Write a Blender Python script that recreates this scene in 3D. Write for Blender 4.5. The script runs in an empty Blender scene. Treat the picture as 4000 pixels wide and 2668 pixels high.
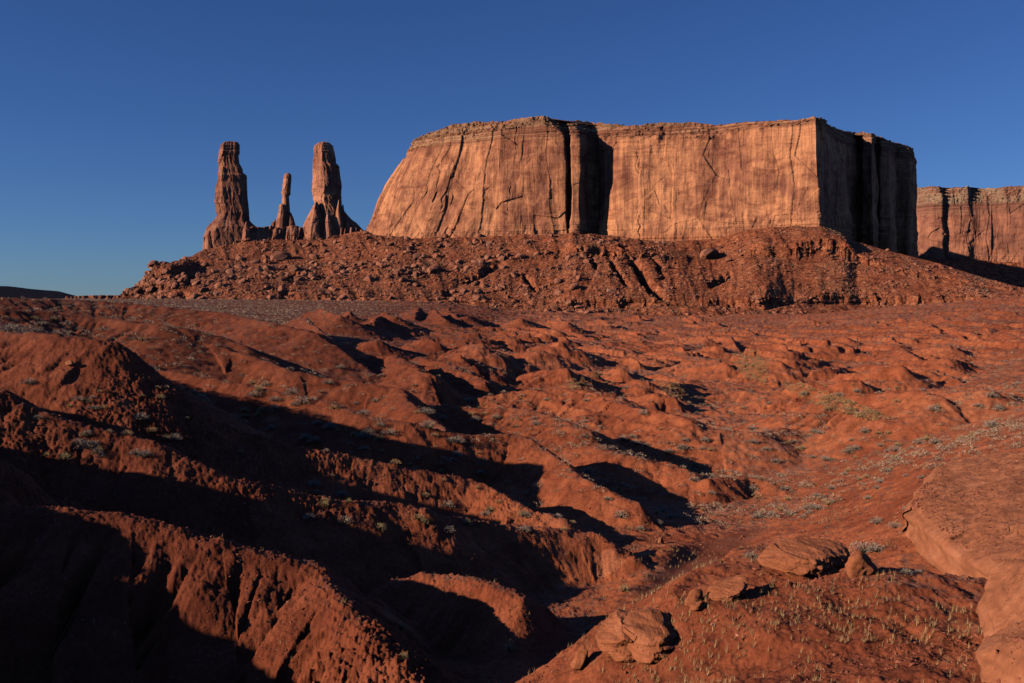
import bpy, math, random
import numpy as np

SC = bpy.context.scene
COL = SC.collection
rad = math.radians

# ------------------------------------------------------------------ camera, sky, sun, exposure
F = 3889.0                      # focal length in photo pixels (4000 wide) = 35 mm
CX, CY, HOR = 2000.0, 1334.0, 1160.0
PITCH = math.atan((CY - HOR) / F)
cam = bpy.data.cameras.new('camera')
cam.lens = 35.0; cam.sensor_width = 36.0 * 4000 / (F * 36 / 35.0)
cam.sensor_width = 35.0 * 4000 / F
cam.clip_start = 0.1; cam.clip_end = 40000
co = bpy.data.objects.new('camera', cam); COL.objects.link(co)
co.rotation_euler = (math.pi / 2 - PITCH, 0, 0)
SC.camera = co

SUN_EL = 18.0
SUN_BACK = 18.0                 # degrees behind the left-hand side
tosun = np.array([-math.cos(rad(SUN_BACK)) * math.cos(rad(SUN_EL)),
                  -math.sin(rad(SUN_BACK)) * math.cos(rad(SUN_EL)), math.sin(rad(SUN_EL))])
from mathutils import Vector
world = bpy.data.worlds.new('World'); SC.world = world; world.use_nodes = True
wt = world.node_tree
bg = wt.nodes['Background']
sky = wt.nodes.new('ShaderNodeTexSky')
sky.sky_type = 'NISHITA'; sky.sun_disc = False
sky.sun_elevation = rad(SUN_EL)
sky.sun_rotation = math.atan2(tosun[0], tosun[1])
sky.altitude = 1700; sky.air_density = 1.0; sky.dust_density = 0.0; sky.ozone_density = 1.5
tint = wt.nodes.new('ShaderNodeMix'); tint.data_type = 'RGBA'; tint.blend_type = 'MULTIPLY'; tint.inputs[0].default_value = 1
tint.inputs[7].default_value = (0.47, 0.79, 1.50, 1)
wt.links.new(sky.outputs[0], tint.inputs[6]); wt.links.new(tint.outputs[2], bg.inputs[0])
bg.inputs[1].default_value = 0.05
sl = bpy.data.lights.new('sun', 'SUN'); sl.energy = 5.0; sl.angle = rad(0.5); sl.color = (1.0, 0.85, 0.68)
so = bpy.data.objects.new('sun', sl); COL.objects.link(so)
so.rotation_euler = Vector(tosun.tolist()).to_track_quat('Z', 'Y').to_euler()
so.location = (-60, -40, 60)
SC.view_settings.view_transform = 'Standard'; SC.view_settings.look = 'None'
SC.view_settings.exposure = 0.0; SC.view_settings.gamma = 1.0
SC.render.engine = 'CYCLES'
SC.cycles.max_bounces = 4; SC.cycles.diffuse_bounces = 0

# ------------------------------------------------------------------ helpers
cp, sp = math.cos(PITCH), math.sin(PITCH)
def P(px, py, D):
    """world point seen at photo pixel (px, py) at forward distance D"""
    px, py, D = np.asarray(px, float), np.asarray(py, float), np.asarray(D, float)
    dx = px - CX; dy = F * cp - (py - CY) * sp; dz = -F * sp - (py - CY) * cp
    return np.stack([dx / dy * D, D + 0 * dx, dz / dy * D], -1)

def smooth(a, b, x):
    t = np.clip((x - a) / (b - a), 0, 1); return t * t * (3 - 2 * t)

def _h2(ix, iy, seed):
    h = (ix.astype(np.int64) * 374761393 + iy.astype(np.int64) * 668265263 + seed * 1442695041) & 0xFFFFFFFF
    h = ((h ^ (h >> 13)) * 1274126177) & 0xFFFFFFFF
    h = ((h ^ (h >> 16)) * 2246822519) & 0xFFFFFFFF
    return (h ^ (h >> 15)) & 0xFFFFFF

def _r2(ix, iy, seed):
    return _h2(ix, iy, seed).astype(np.float32) / 16777216.0

def perlin(x, y, seed=0):
    x = np.asarray(x, np.float64); y = np.asarray(y, np.float64)
    x0 = np.floor(x); y0 = np.floor(y)
    fx = (x - x0).astype(np.float32); fy = (y - y0).astype(np.float32)
    ux = fx * fx * fx * (fx * (fx * 6 - 15) + 10); uy = fy * fy * fy * (fy * (fy * 6 - 15) + 10)
    def g(i, j):
        a = _r2(x0 + i, y0 + j, seed) * 6.2831853
        return np.cos(a) * (fx - i) + np.sin(a) * (fy - j)
    a = g(0, 0); b = g(1, 0); c = g(0, 1); d = g(1, 1)
    return ((a + (b - a) * ux) * (1 - uy) + (c + (d - c) * ux) * uy) * 1.5

def fbm(x, y, o=4, seed=0, gain=0.5):
    s = 0; a = 1.0
    for i in range(o):
        s = s + a * perlin(x * 2 ** i, y * 2 ** i, seed + i * 17); a *= gain
    return s

def ridged(x, y, o=3, seed=0, gain=0.5):
    s = 0; a = 1.0
    for i in range(o):
        s = s + a * (1 - 2 * np.abs(perlin(x * 2 ** i, y * 2 ** i, seed + i * 31))); a *= gain
    return s

def cells(x, y, seed=0, jit=0.9):
    """Voronoi: (F1, F2 - F1, random value of the nearest cell)"""
    x = np.asarray(x, np.float64); y = np.asarray(y, np.float64)
    x0 = np.floor(x); y0 = np.floor(y)
    f1 = np.full(x.shape, 9.0, np.float32); f2 = f1.copy(); v = np.zeros(x.shape, np.float32)
    for i in (-1, 0, 1):
        for j in (-1, 0, 1):
            cx = x0 + i; cy = y0 + j
            px = cx + 0.5 + jit * (_r2(cx, cy, seed) - 0.5); py = cy + 0.5 + jit * (_r2(cx, cy, seed + 7) - 0.5)
            d = np.hypot(px - x, py - y).astype(np.float32); r = _r2(cx, cy, seed + 13)
            m = d < f1
            f2 = np.where(m, f1, np.minimum(f2, d)); f1 = np.where(m, d, f1); v = np.where(m, r, v)
    return f1, f2 - f1, v

def mesh_from(name, V, faces, mat, parent=None, smoothf=True, fsize=None, uv=None):
    """V (n,3); faces (m,3) or (m,4) int array"""
    me = bpy.data.meshes.new(name)
    V = np.asarray(V, np.float32); faces = np.asarray(faces, np.int32)
    k = faces.shape[1]
    me.vertices.add(len(V)); me.vertices.foreach_set('co', V.ravel())
    me.loops.add(faces.size); me.loops.foreach_set('vertex_index', faces.ravel())
    me.polygons.add(len(faces))
    me.polygons.foreach_set('loop_start', np.arange(0, faces.size, k, dtype=np.int32))
    me.polygons.foreach_set('loop_total', np.full(len(faces), k, np.int32))
    me.polygons.foreach_set('use_smooth', np.full(len(faces), smoothf, bool))
    me.materials.append(mat)
    me.update(calc_edges=True)
    o = bpy.data.objects.new(name, me); COL.objects.link(o)
    if parent is not None: o.parent = parent
    return o

def grid_faces(nu, nv, wrap=False):
    """grid indexed [v][u]"""
    iu = np.arange(nu if wrap else nu - 1); iv = np.arange(nv - 1)
    U, Vv = np.meshgrid(iu, iv); U2 = (U + 1) % nu
    return np.stack([Vv * nu + U, Vv * nu + U2, (Vv + 1) * nu + U2, (Vv + 1) * nu + U], -1).reshape(-1, 4)

def tag(o, label=None, cat=None, group=None, kind=None):
    if label: o['label'] = label
    if cat: o['category'] = cat
    if group: o['group'] = group
    if kind: o['kind'] = kind
    return o

def empty(name, loc):
    o = bpy.data.objects.new(name, None); COL.objects.link(o); o.location = loc; return o

# ------------------------------------------------------------------ materials
def newmat(name):
    m = bpy.data.materials.new(name); m.use_nodes = True
    nt = m.node_tree; b = nt.nodes['Principled BSDF']
    b.inputs['Roughness'].default_value = 0.95
    b.inputs['Specular IOR Level'].default_value = 0.15
    return m, nt, b
def N(nt, t, **kw):
    n = nt.nodes.new(t)
    for k, v in kw.items():
        if k in n.inputs: n.inputs[k].default_value = v
        else: setattr(n, k, v)
    return n
def noise(nt, vec, scale, detail=4, rough=0.6, dist=0.0):
    n = nt.nodes.new('ShaderNodeTexNoise'); n.inputs['Scale'].default_value = scale
    n.inputs['Detail'].default_value = detail; n.inputs['Roughness'].default_value = rough
    n.inputs['Distortion'].default_value = dist
    nt.links.new(vec, n.inputs['Vector']); return n.outputs[0]
def ramp(nt, fac, stops):
    r = nt.nodes.new('ShaderNodeValToRGB'); e = r.color_ramp.elements
    while len(e) > 1: e.remove(e[-1])
    e[0].position = stops[0][0]; c = stops[0][1]; e[0].color = (*c, 1) if len(c) == 3 else c
    for p, c in stops[1:]:
        x = e.new(p); x.color = (*c, 1)
    nt.links.new(fac, r.inputs[0]); return r.outputs[0]
def mixc(nt, fac, a, b, mode='MIX'):
    m = nt.nodes.new('ShaderNodeMix'); m.data_type = 'RGBA'; m.blend_type = mode
    for s, v in ((0, fac), (6, a), (7, b)):
        if hasattr(v, 'is_linked'): nt.links.new(v, m.inputs[s])
        elif isinstance(v, (tuple, list)): m.inputs[s].default_value = (*v, 1)
        else: m.inputs[s].default_value = v
    return m.outputs[2]
def math_(nt, op, a, b=None, clamp=False):
    m = nt.nodes.new('ShaderNodeMath'); m.operation = op; m.use_clamp = clamp
    for i, v in enumerate((a, b)):
        if v is None: continue
        if hasattr(v, 'is_linked'): nt.links.new(v, m.inputs[i])
        else: m.inputs[i].default_value = v
    return m.outputs[0]
def mapping(nt, vec, scale):
    m = nt.nodes.new('ShaderNodeMapping'); m.inputs['Scale'].default_value = scale
    nt.links.new(vec, m.inputs[0]); return m.outputs[0]
def bump(nt, b, h, strength, distance):
    n = nt.nodes.new('ShaderNodeBump'); n.inputs['Strength'].default_value = strength
    n.inputs['Distance'].default_value = distance
    nt.links.new(h, n.inputs['Height']); nt.links.new(n.outputs[0], b.inputs['Normal'])
def pos(nt):
    g = nt.nodes.new('ShaderNodeNewGeometry'); return g
def grey(v): return (v, v, v)

SOIL = (0.44, 0.116, 0.046)
def mat_ground():
    m, nt, b = newmat('red_soil')
    g = pos(nt); p = g.outputs['Position']
    sep = nt.nodes.new('ShaderNodeSeparateXYZ'); nt.links.new(g.outputs['Normal'], sep.inputs[0])
    sp_ = nt.nodes.new('ShaderNodeSeparateXYZ'); nt.links.new(p, sp_.inputs[0])
    n1 = noise(nt, p, 0.035, 5, 0.6); n2 = noise(nt, p, 0.6, 5, 0.65); n3 = noise(nt, p, 9.0, 4, 0.7)
    c = ramp(nt, n1, [(0.3, (0.35, 0.088, 0.036)), (0.5, SOIL), (0.7, (0.49, 0.148, 0.064))])
    c = mixc(nt, 0.55, c, ramp(nt, n2, [(0.34, (0.55, 0.50, 0.50)), (0.5, (1.0, 1.0, 1.0)), (0.66, (1.22, 1.3, 1.35))]), 'MULTIPLY')
    c = mixc(nt, 0.6, c, ramp(nt, n3, [(0.3, (0.6, 0.58, 0.56)), (0.55, (1, 1, 1)), (0.72, (1.3, 1.4, 1.45))]), 'MULTIPLY')
    # thin colour beds following height
    bed = math_(nt, 'ADD', math_(nt, 'MULTIPLY', sp_.outputs[2], 1.3), math_(nt, 'MULTIPLY', n1, 4.0))
    cmb = nt.nodes.new('ShaderNodeCombineXYZ'); nt.links.new(bed, cmb.inputs[2])
    nb = noise(nt, cmb.outputs[0], 1.0, 3, 0.6)
    c = mixc(nt, 0.45, c, ramp(nt, nb, [(0.35, (0.78, 0.74, 0.74)), (0.5, (1, 1, 1)), (0.65, (1.18, 1.16, 1.1))]), 'MULTIPLY')
    # pale gravel and dry grass litter on the flats
    flat = math_(nt, 'MULTIPLY', math_(nt, 'SUBTRACT', sep.outputs[2], 0.93), 18.0, True)
    pn = noise(nt, p, 0.05, 6, 0.7)
    patch = ramp(nt, pn, [(0.44, grey(0)), (0.56, grey(1))])
    gr = ramp(nt, noise(nt, p, 3.0, 5, 0.8), [(0.45, grey(0)), (0.62, grey(1))])
    f = math_(nt, 'MULTIPLY', math_(nt, 'MULTIPLY', flat, patch), gr)
    c = mixc(nt, math_(nt, 'MULTIPLY', f, 0.9), c, (0.38, 0.235, 0.165))
    drk = ramp(nt, noise(nt, p, 0.09, 7, 0.75, 0.6), [(0.40, (0.66, 0.58, 0.58)), (0.52, (1, 1, 1)), (0.66, (1.08, 1.16, 1.2))])
    c = mixc(nt, 0.6, c, drk, 'MULTIPLY')
    crumb = nt.nodes.new('ShaderNodeTexVoronoi'); crumb.inputs['Scale'].default_value = 7.0; nt.links.new(p, crumb.inputs['Vector'])
    c = mixc(nt, 0.5, c, ramp(nt, crumb.outputs['Color'], [(0.15, (0.7, 0.66, 0.66)), (0.5, (1, 1, 1)), (0.93, (1.15, 1.2, 1.2)), (0.97, (1.5, 2.0, 2.4))]), 'MULTIPLY')
    st2 = nt.nodes.new('ShaderNodeTexVoronoi'); st2.inputs['Scale'].default_value = 0.9; nt.links.new(p, st2.inputs['Vector'])
    c = mixc(nt, 0.45, c, ramp(nt, st2.outputs['Color'], [(0.2, (0.62, 0.56, 0.56)), (0.5, (1, 1, 1)), (0.86, (1.1, 1.12, 1.1)), (0.95, (1.6, 2.2, 2.6))]), 'MULTIPLY')
    # left side darkened: lens vignette painted into the soil colour, plus maroon clay beds
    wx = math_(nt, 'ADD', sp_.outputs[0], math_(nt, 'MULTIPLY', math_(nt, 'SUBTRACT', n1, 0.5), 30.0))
    left_dim = math_(nt, 'MULTIPLY', math_(nt, 'SUBTRACT', 12.0, wx), 1 / 26.0, True)
    c = mixc(nt, left_dim, c, mixc(nt, 1.0, c, (0.58, 0.55, 0.58), 'MULTIPLY'))
    nt.links.new(c, b.inputs['Base Color'])
    h = math_(nt, 'ADD', math_(nt, 'MULTIPLY', noise(nt, p, 16.0, 5, 0.75), 0.5), noise(nt, p, 3.5, 4, 0.7))
    bump(nt, b, h, 0.9, 0.055)
    return m

def mat_cliff(name, light, dark, cap=None, zb=None, band=None, sc=1.0):
    """massive sandstone with vertical varnish streaks; thin beds below zb[0] and above zb[1]"""
    m, nt, b = newmat(name)
    g = pos(nt); p = g.outputs['Position']
    s = nt.nodes.new('ShaderNodeSeparateXYZ'); nt.links.new(p, s.inputs[0])
    st = mapping(nt, p, (0.11 * sc, 0.11 * sc, 0.006 * sc)); st2 = mapping(nt, p, (0.45 * sc, 0.45 * sc, 0.012 * sc))
    n1 = noise(nt, st, 1.0, 5, 0.65, 0.4); n2 = noise(nt, st2, 1.0, 4, 0.6)
    nbg = noise(nt, p, 0.012 * sc, 5, 0.6, 0.5); nm = noise(nt, p, 0.07 * sc, 6, 0.7, 0.3)
    f = math_(nt, 'ADD', math_(nt, 'MULTIPLY', n1, 0.40), math_(nt, 'MULTIPLY', nbg, 0.60))
    f = math_(nt, 'ADD', math_(nt, 'MULTIPLY', f, 0.8), math_(nt, 'MULTIPLY', nm, 0.2))
    mid = tuple((a + c) / 2 for a, c in zip(light, dark))
    c = ramp(nt, f, [(0.40, dark), (0.475, mid), (0.53, light), (0.64, tuple(x * 1.2 for x in light))])
    c = mixc(nt, 0.45, c, ramp(nt, n2, [(0.32, (0.55, 0.50, 0.52)), (0.5, (1, 1, 1)), (0.7, (1.12, 1.12, 1.1))]), 'MULTIPLY')
    blot = noise(nt, mapping(nt, p, (0.022 * sc, 0.022 * sc, 0.05 * sc)), 1.0, 6, 0.7, 1.2)
    c = mixc(nt, 0.8, c, ramp(nt, blot, [(0.38, (0.50, 0.43, 0.47)), (0.49, (0.90, 0.86, 0.86)), (0.6, (1.10, 1.10, 1.06))]), 'MULTIPLY')
    # thin beds
    zz = nt.nodes.new('ShaderNodeCombineXYZ')
    wob = math_(nt, 'ADD', s.outputs[2], math_(nt, 'MULTIPLY', nbg, 8.0))
    nt.links.new(wob, zz.inputs[2])
    nt.links.new(math_(nt, 'MULTIPLY', s.outputs[0], 0.01), zz.inputs[0])
    nz = noise(nt, zz.outputs[0], 0.30 * sc, 4, 0.7)
    if band:
        beds = ramp(nt, nz, [(0.36, tuple(x * 0.35 for x in dark)), (0.47, tuple(x * 0.8 for x in dark)), (0.54, tuple(x * .75 for x in mid)), (0.60, band), (0.66, dark)])
        up = math_(nt, 'MULTIPLY', math_(nt, 'SUBTRACT', wob, zb[1]), 0.2, True)
        lo = math_(nt, 'MULTIPLY', math_(nt, 'SUBTRACT', zb[0], wob), 0.12, True)
        c = mixc(nt, math_(nt, 'MULTIPLY', up, 0.85), c, beds)
        c = mixc(nt, math_(nt, 'MULTIPLY', lo, 0.55), c, mixc(nt, 0.5, ramp(nt, nz, [(0.4, tuple(x * 0.55 for x in dark)), (0.6, mid)]), SOIL))
        if cap:
            tp = math_(nt, 'MULTIPLY', math_(nt, 'SUBTRACT', wob, zb[2]), 0.15, True)
            sep = nt.nodes.new('ShaderNodeSeparateXYZ'); nt.links.new(g.outputs['Normal'], sep.inputs[0])
            tp = math_(nt, 'MULTIPLY', tp, ramp(nt, noise(nt, p, 0.02, 4, 0.6), [(0.40, grey(0.15)), (0.58, grey(1))]))
            c = mixc(nt, math_(nt, 'MULTIPLY', tp, 0.55), c, ramp(nt, noise(nt, p, 0.25, 4, 0.7), [(0.38, tuple(x * 0.35 for x in cap)), (0.48, tuple(x * 0.8 for x in cap)), (0.62, tuple(x * 1.25 for x in cap))]))
    else:
        c = mixc(nt, 0.12, c, ramp(nt, nz, [(0.38, (0.6, 0.58, 0.58)), (0.5, (1, 1, 1)), (0.62, (1.1, 1.1, 1.05))]), 'MULTIPLY')
    nt.links.new(c, b.inputs['Base Color'])
    h = math_(nt, 'ADD', math_(nt, 'MULTIPLY', nm, 2.0), math_(nt, 'ADD', n2, math_(nt, 'MULTIPLY', nz, 1.2)))
    bump(nt, b, h, 0.8, 1.2 / sc)
    return m

def mat_rock(name, a, c2, scale=0.15, bd=0.5, island=False, speck=0, layers=0):
    m, nt, b = newmat(name)
    g = pos(nt); p = g.outputs['Position']
    n1 = noise(nt, p, scale, 5, 0.65, 0.3)
    c = ramp(nt, n1, [(0.3, tuple(x * 0.7 for x in a)), (0.5, a), (0.7, c2)])
    if island:
        c = mixc(nt, 0.7, c, ramp(nt, g.outputs['Random Per Island'], [(0.0, (0.55, 0.52, 0.52)), (0.5, (1, 1, 1)), (0.93, (1.25, 1.3, 1.25)), (1.0, (1.6, 2.2, 2.4))]), 'MULTIPLY')
    c = mixc(nt, 0.5, c, ramp(nt, noise(nt, p, scale * 9, 4, 0.7), [(0.3, grey(0.6)), (0.55, grey(1.0)), (0.75, grey(1.2))]), 'MULTIPLY')
    if speck:
        for sc_, k in ((speck, .8), (speck * 2.7, .7)):
            v_ = nt.nodes.new('ShaderNodeTexVoronoi'); v_.inputs['Scale'].default_value = sc_; nt.links.new(p, v_.inputs['Vector'])
            c = mixc(nt, k, c, ramp(nt, v_.outputs['Color'], [(0.15, (0.42, 0.36, 0.38)), (0.45, (0.95, 0.93, 0.93)), (0.6, (1.05, 1.05, 1.05)), (0.85, (1.35, 1.5, 1.5)), (0.95, (1.7, 2.3, 2.5))]), 'MULTIPLY')
    if layers:
        w_ = nt.nodes.new('ShaderNodeTexWave'); w_.bands_direction = 'Z'; w_.inputs['Scale'].default_value = layers; w_.inputs['Distortion'].default_value = 5.0
        w_.inputs['Detail'].default_value = 5; w_.inputs['Detail Scale'].default_value = 0.8; nt.links.new(p, w_.inputs['Vector'])
        c = mixc(nt, 0.22, c, ramp(nt, w_.outputs[0], [(0.15, (0.62, 0.56, 0.55)), (0.5, (1, 1, 1)), (0.9, (1.15, 1.15, 1.12))]), 'MULTIPLY')
    nt.links.new(c, b.inputs['Base Color'])
    bump(nt, b, math_(nt, 'ADD', noise(nt, p, scale * 6, 6, 0.75), n1), 0.9, bd)
    return m

def mat_plant(name, a, c2, island=True):
    m, nt, b = newmat(name)
    g = pos(nt)
    c = ramp(nt, g.outputs['Random Per Island'], [(0, a), (1, c2)])
    nt.links.new(c, b.inputs['Base Color'])
    b.inputs['Roughness'].default_value = 0.8
    return m

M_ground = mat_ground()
M_cliff = mat_cliff('mesa_sandstone', (0.64, 0.262, 0.125), (0.30, 0.108, 0.064), cap=(0.34, 0.20, 0.11), zb=(98, 232, 250), band=(0.52, 0.30, 0.16))
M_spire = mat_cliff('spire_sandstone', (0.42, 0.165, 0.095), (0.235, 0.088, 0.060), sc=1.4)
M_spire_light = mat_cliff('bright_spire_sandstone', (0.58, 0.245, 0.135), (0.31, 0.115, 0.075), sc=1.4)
M_far = mat_cliff('far_mesa_sandstone', (0.42, 0.165, 0.095), (0.26, 0.10, 0.066), cap=(0.46, 0.33, 0.20), zb=(90, 212, 238), band=(0.40, 0.2, 0.11), sc=0.8)
M_talus = mat_rock('rubble_soil', (0.33, 0.092, 0.040), (0.42, 0.132, 0.060), 0.05, 0.8, speck=0.22)
M_boulder = mat_rock('boulder_rock', (0.37, 0.135, 0.078), (0.47, 0.20, 0.115), 0.12, 0.5)
M_rubble = mat_rock('rubble_rock', (0.34, 0.118, 0.066), (0.42, 0.16, 0.09), 0.08, 0.3, True)
M_near = mat_rock('near_sandstone', (0.41, 0.128, 0.054), (0.48, 0.165, 0.078), 1.6, 0.06, layers=2.2)
M_pale = mat_rock('pale_sandstone', (0.43, 0.145, 0.066), (0.51, 0.19, 0.095), 1.1, 0.05, layers=1.2)
M_sage = mat_plant('sage_leaves', (0.32, 0.215, 0.15), (0.54, 0.40, 0.29))
M_sagef = mat_plant('sage_far_leaves', (0.34, 0.20, 0.125), (0.58, 0.38, 0.25))
M_grass = mat_plant('dry_grass_blades', (0.42, 0.21, 0.09), (0.66, 0.42, 0.20))
M_yellow = mat_plant('yellow_bush_leaves', (0.42, 0.28, 0.12), (0.62, 0.46, 0.20))
M_juniper = mat_plant('juniper_leaves', (0.035, 0.045, 0.02), (0.08, 0.085, 0.04))
M_stem = mat_plant('bush_stems', (0.10, 0.07, 0.05), (0.16, 0.12, 0.09))

# ------------------------------------------------------------------ terrain
# base surface: control points (px, py, D)
BASE = [
 (0,1290,62),(0,1225,110),(0,1182,300),(0,1170,900),(-1500,1180,300),(-1500,1170,900),(600,1172,1200),(600,1197,500),(600,1228,270),(1000,1205,600),
 (1400,1200,800),(1700,1184,1150),(0,2640,30),(800,2560,30),(1500,2620,29),(0,1950,44),(500,2080,45),(1000,1980,57),(600,1790,60),(1500,1860,75),(900,1640,85),
 (1500,1650,100),(800,1480,105),(300,1370,95),(1300,1490,140),(700,1380,140),(300,1280,140),(1300,1405,200),(2000,1471,200),(700,1290,200),(1300,1316,300),
 (2000,1380,300),(3000,1420,300),(3900,1355,300),(1500,1252,500),(2000,1292,500),(3000,1323,500),(3900,1238,500),
 (1500,1205,800),(2000,1234,800),(3000,1252,800),(3900,1172,800),(4400,1140,800),(1500,1182,1200),(2000,1216,1200),(3000,1238,1200),
 (3700,1215,1200),(2500,1588,150),(3100,1605,150),(3900,1510,150),(2500,1829,90),(3200,1805,90),(3900,1600,90),(2500,2055,57),
 (3000,2060,57),(3600,1840,57),(2550,2390,38),(2900,2307,38),(3370,2132,38),(3800,1940,38),(1500,2420,38),(1000,2300,38),(2000,2400,39),(500,2350,38),(2300,2440,38),(2000,2677,27),
 (1000,2750,27),(2600,2668,25),(3000,2575,22),(3500,2600,18.5),(3900,2560,19),(2000,2780,16),(3500,2760,15),(500,2850,16),(4000,2760,15),
 (2000,2780,6),(0,2800,6),(4000,2780,6),(2000,1240,3000),(0,1172,3000),(4000,1200,3000),(2500,1236,1200),(2000,1200,9000),(0,1165,9000),(4000,1180,9000),
 (3400,2110,36),(4400,1600,60),(-600,2500,30),(-600,1700,60),(-600,1300,120),(4600,2200,30),(4700,1250,500),
]
b_ = np.array(BASE, float)
Pb = P(b_[:, 0], b_[:, 1], b_[:, 2])
kphi = 1.6
cphi = np.arctan2(Pb[:, 0], Pb[:, 1]) * kphi; clr = np.log(np.hypot(Pb[:, 0], Pb[:, 1])); ct = -Pb[:, 2] / np.hypot(Pb[:, 0], Pb[:, 1])
def _tps(r2): return np.where(r2 > 1e-12, 0.5 * r2 * np.log(np.maximum(r2, 1e-12)), 0.0)
nb_ = len(b_)
A = np.zeros((nb_ + 3, nb_ + 3)); A[:nb_, :nb_] = _tps((cphi[:, None] - cphi) ** 2 + (clr[:, None] - clr) ** 2) + np.eye(nb_) * 0.002
A[:nb_, nb_] = 1; A[:nb_, nb_ + 1] = cphi; A[:nb_, nb_ + 2] = clr; A[nb_:, :nb_] = A[:nb_, nb_:].T
wts = np.linalg.solve(A, np.concatenate([ct, np.zeros(3)]))
def base_z(x, y):
    x = np.asarray(x, float); y = np.asarray(y, float)
    r = np.hypot(x, y); phi = np.arctan2(x, y)
    pc = np.clip(phi, -0.66, 0.66) * kphi; lr = np.log(np.clip(r, 4.0, 12000))
    t = wts[nb_] + wts[nb_ + 1] * pc + wts[nb_ + 2] * lr
    for i in range(nb_):
        t = t + wts[i] * _tps((pc - cphi[i]) ** 2 + (lr - clr[i]) ** 2)
    z = np.minimum(-t * r, -1.7)
    zr = np.where(r > 4.4, -t * r, z)
    # off to the sides and behind
    zo = np.where(phi < 0, -7.5 + 5.0 * smooth(32, 62, r), -3.5 + 0 * r)
    zo = np.where(np.abs(phi) > 1.9, -2.2, zo)
    w = smooth(0.66, 1.05, np.abs(phi)) * (1 - smooth(300, 1200, r))
    z = zr * (1 - w) + zo * w
    return np.where(r < 4.4, -1.7, z)

def solve_D(px, py, H=0.0, Dmin=14, Dmax=1300):
    D = np.exp(np.linspace(math.log(Dmin), math.log(Dmax), 900))
    q = P(np.full_like(D, px), np.full_like(D, py), D)
    g = q[:, 2] - base_z(q[:, 0], q[:, 1]) - H
    i = np.argmax(g < 0)
    return D[i] if g[i] < 0 else Dmax

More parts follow.
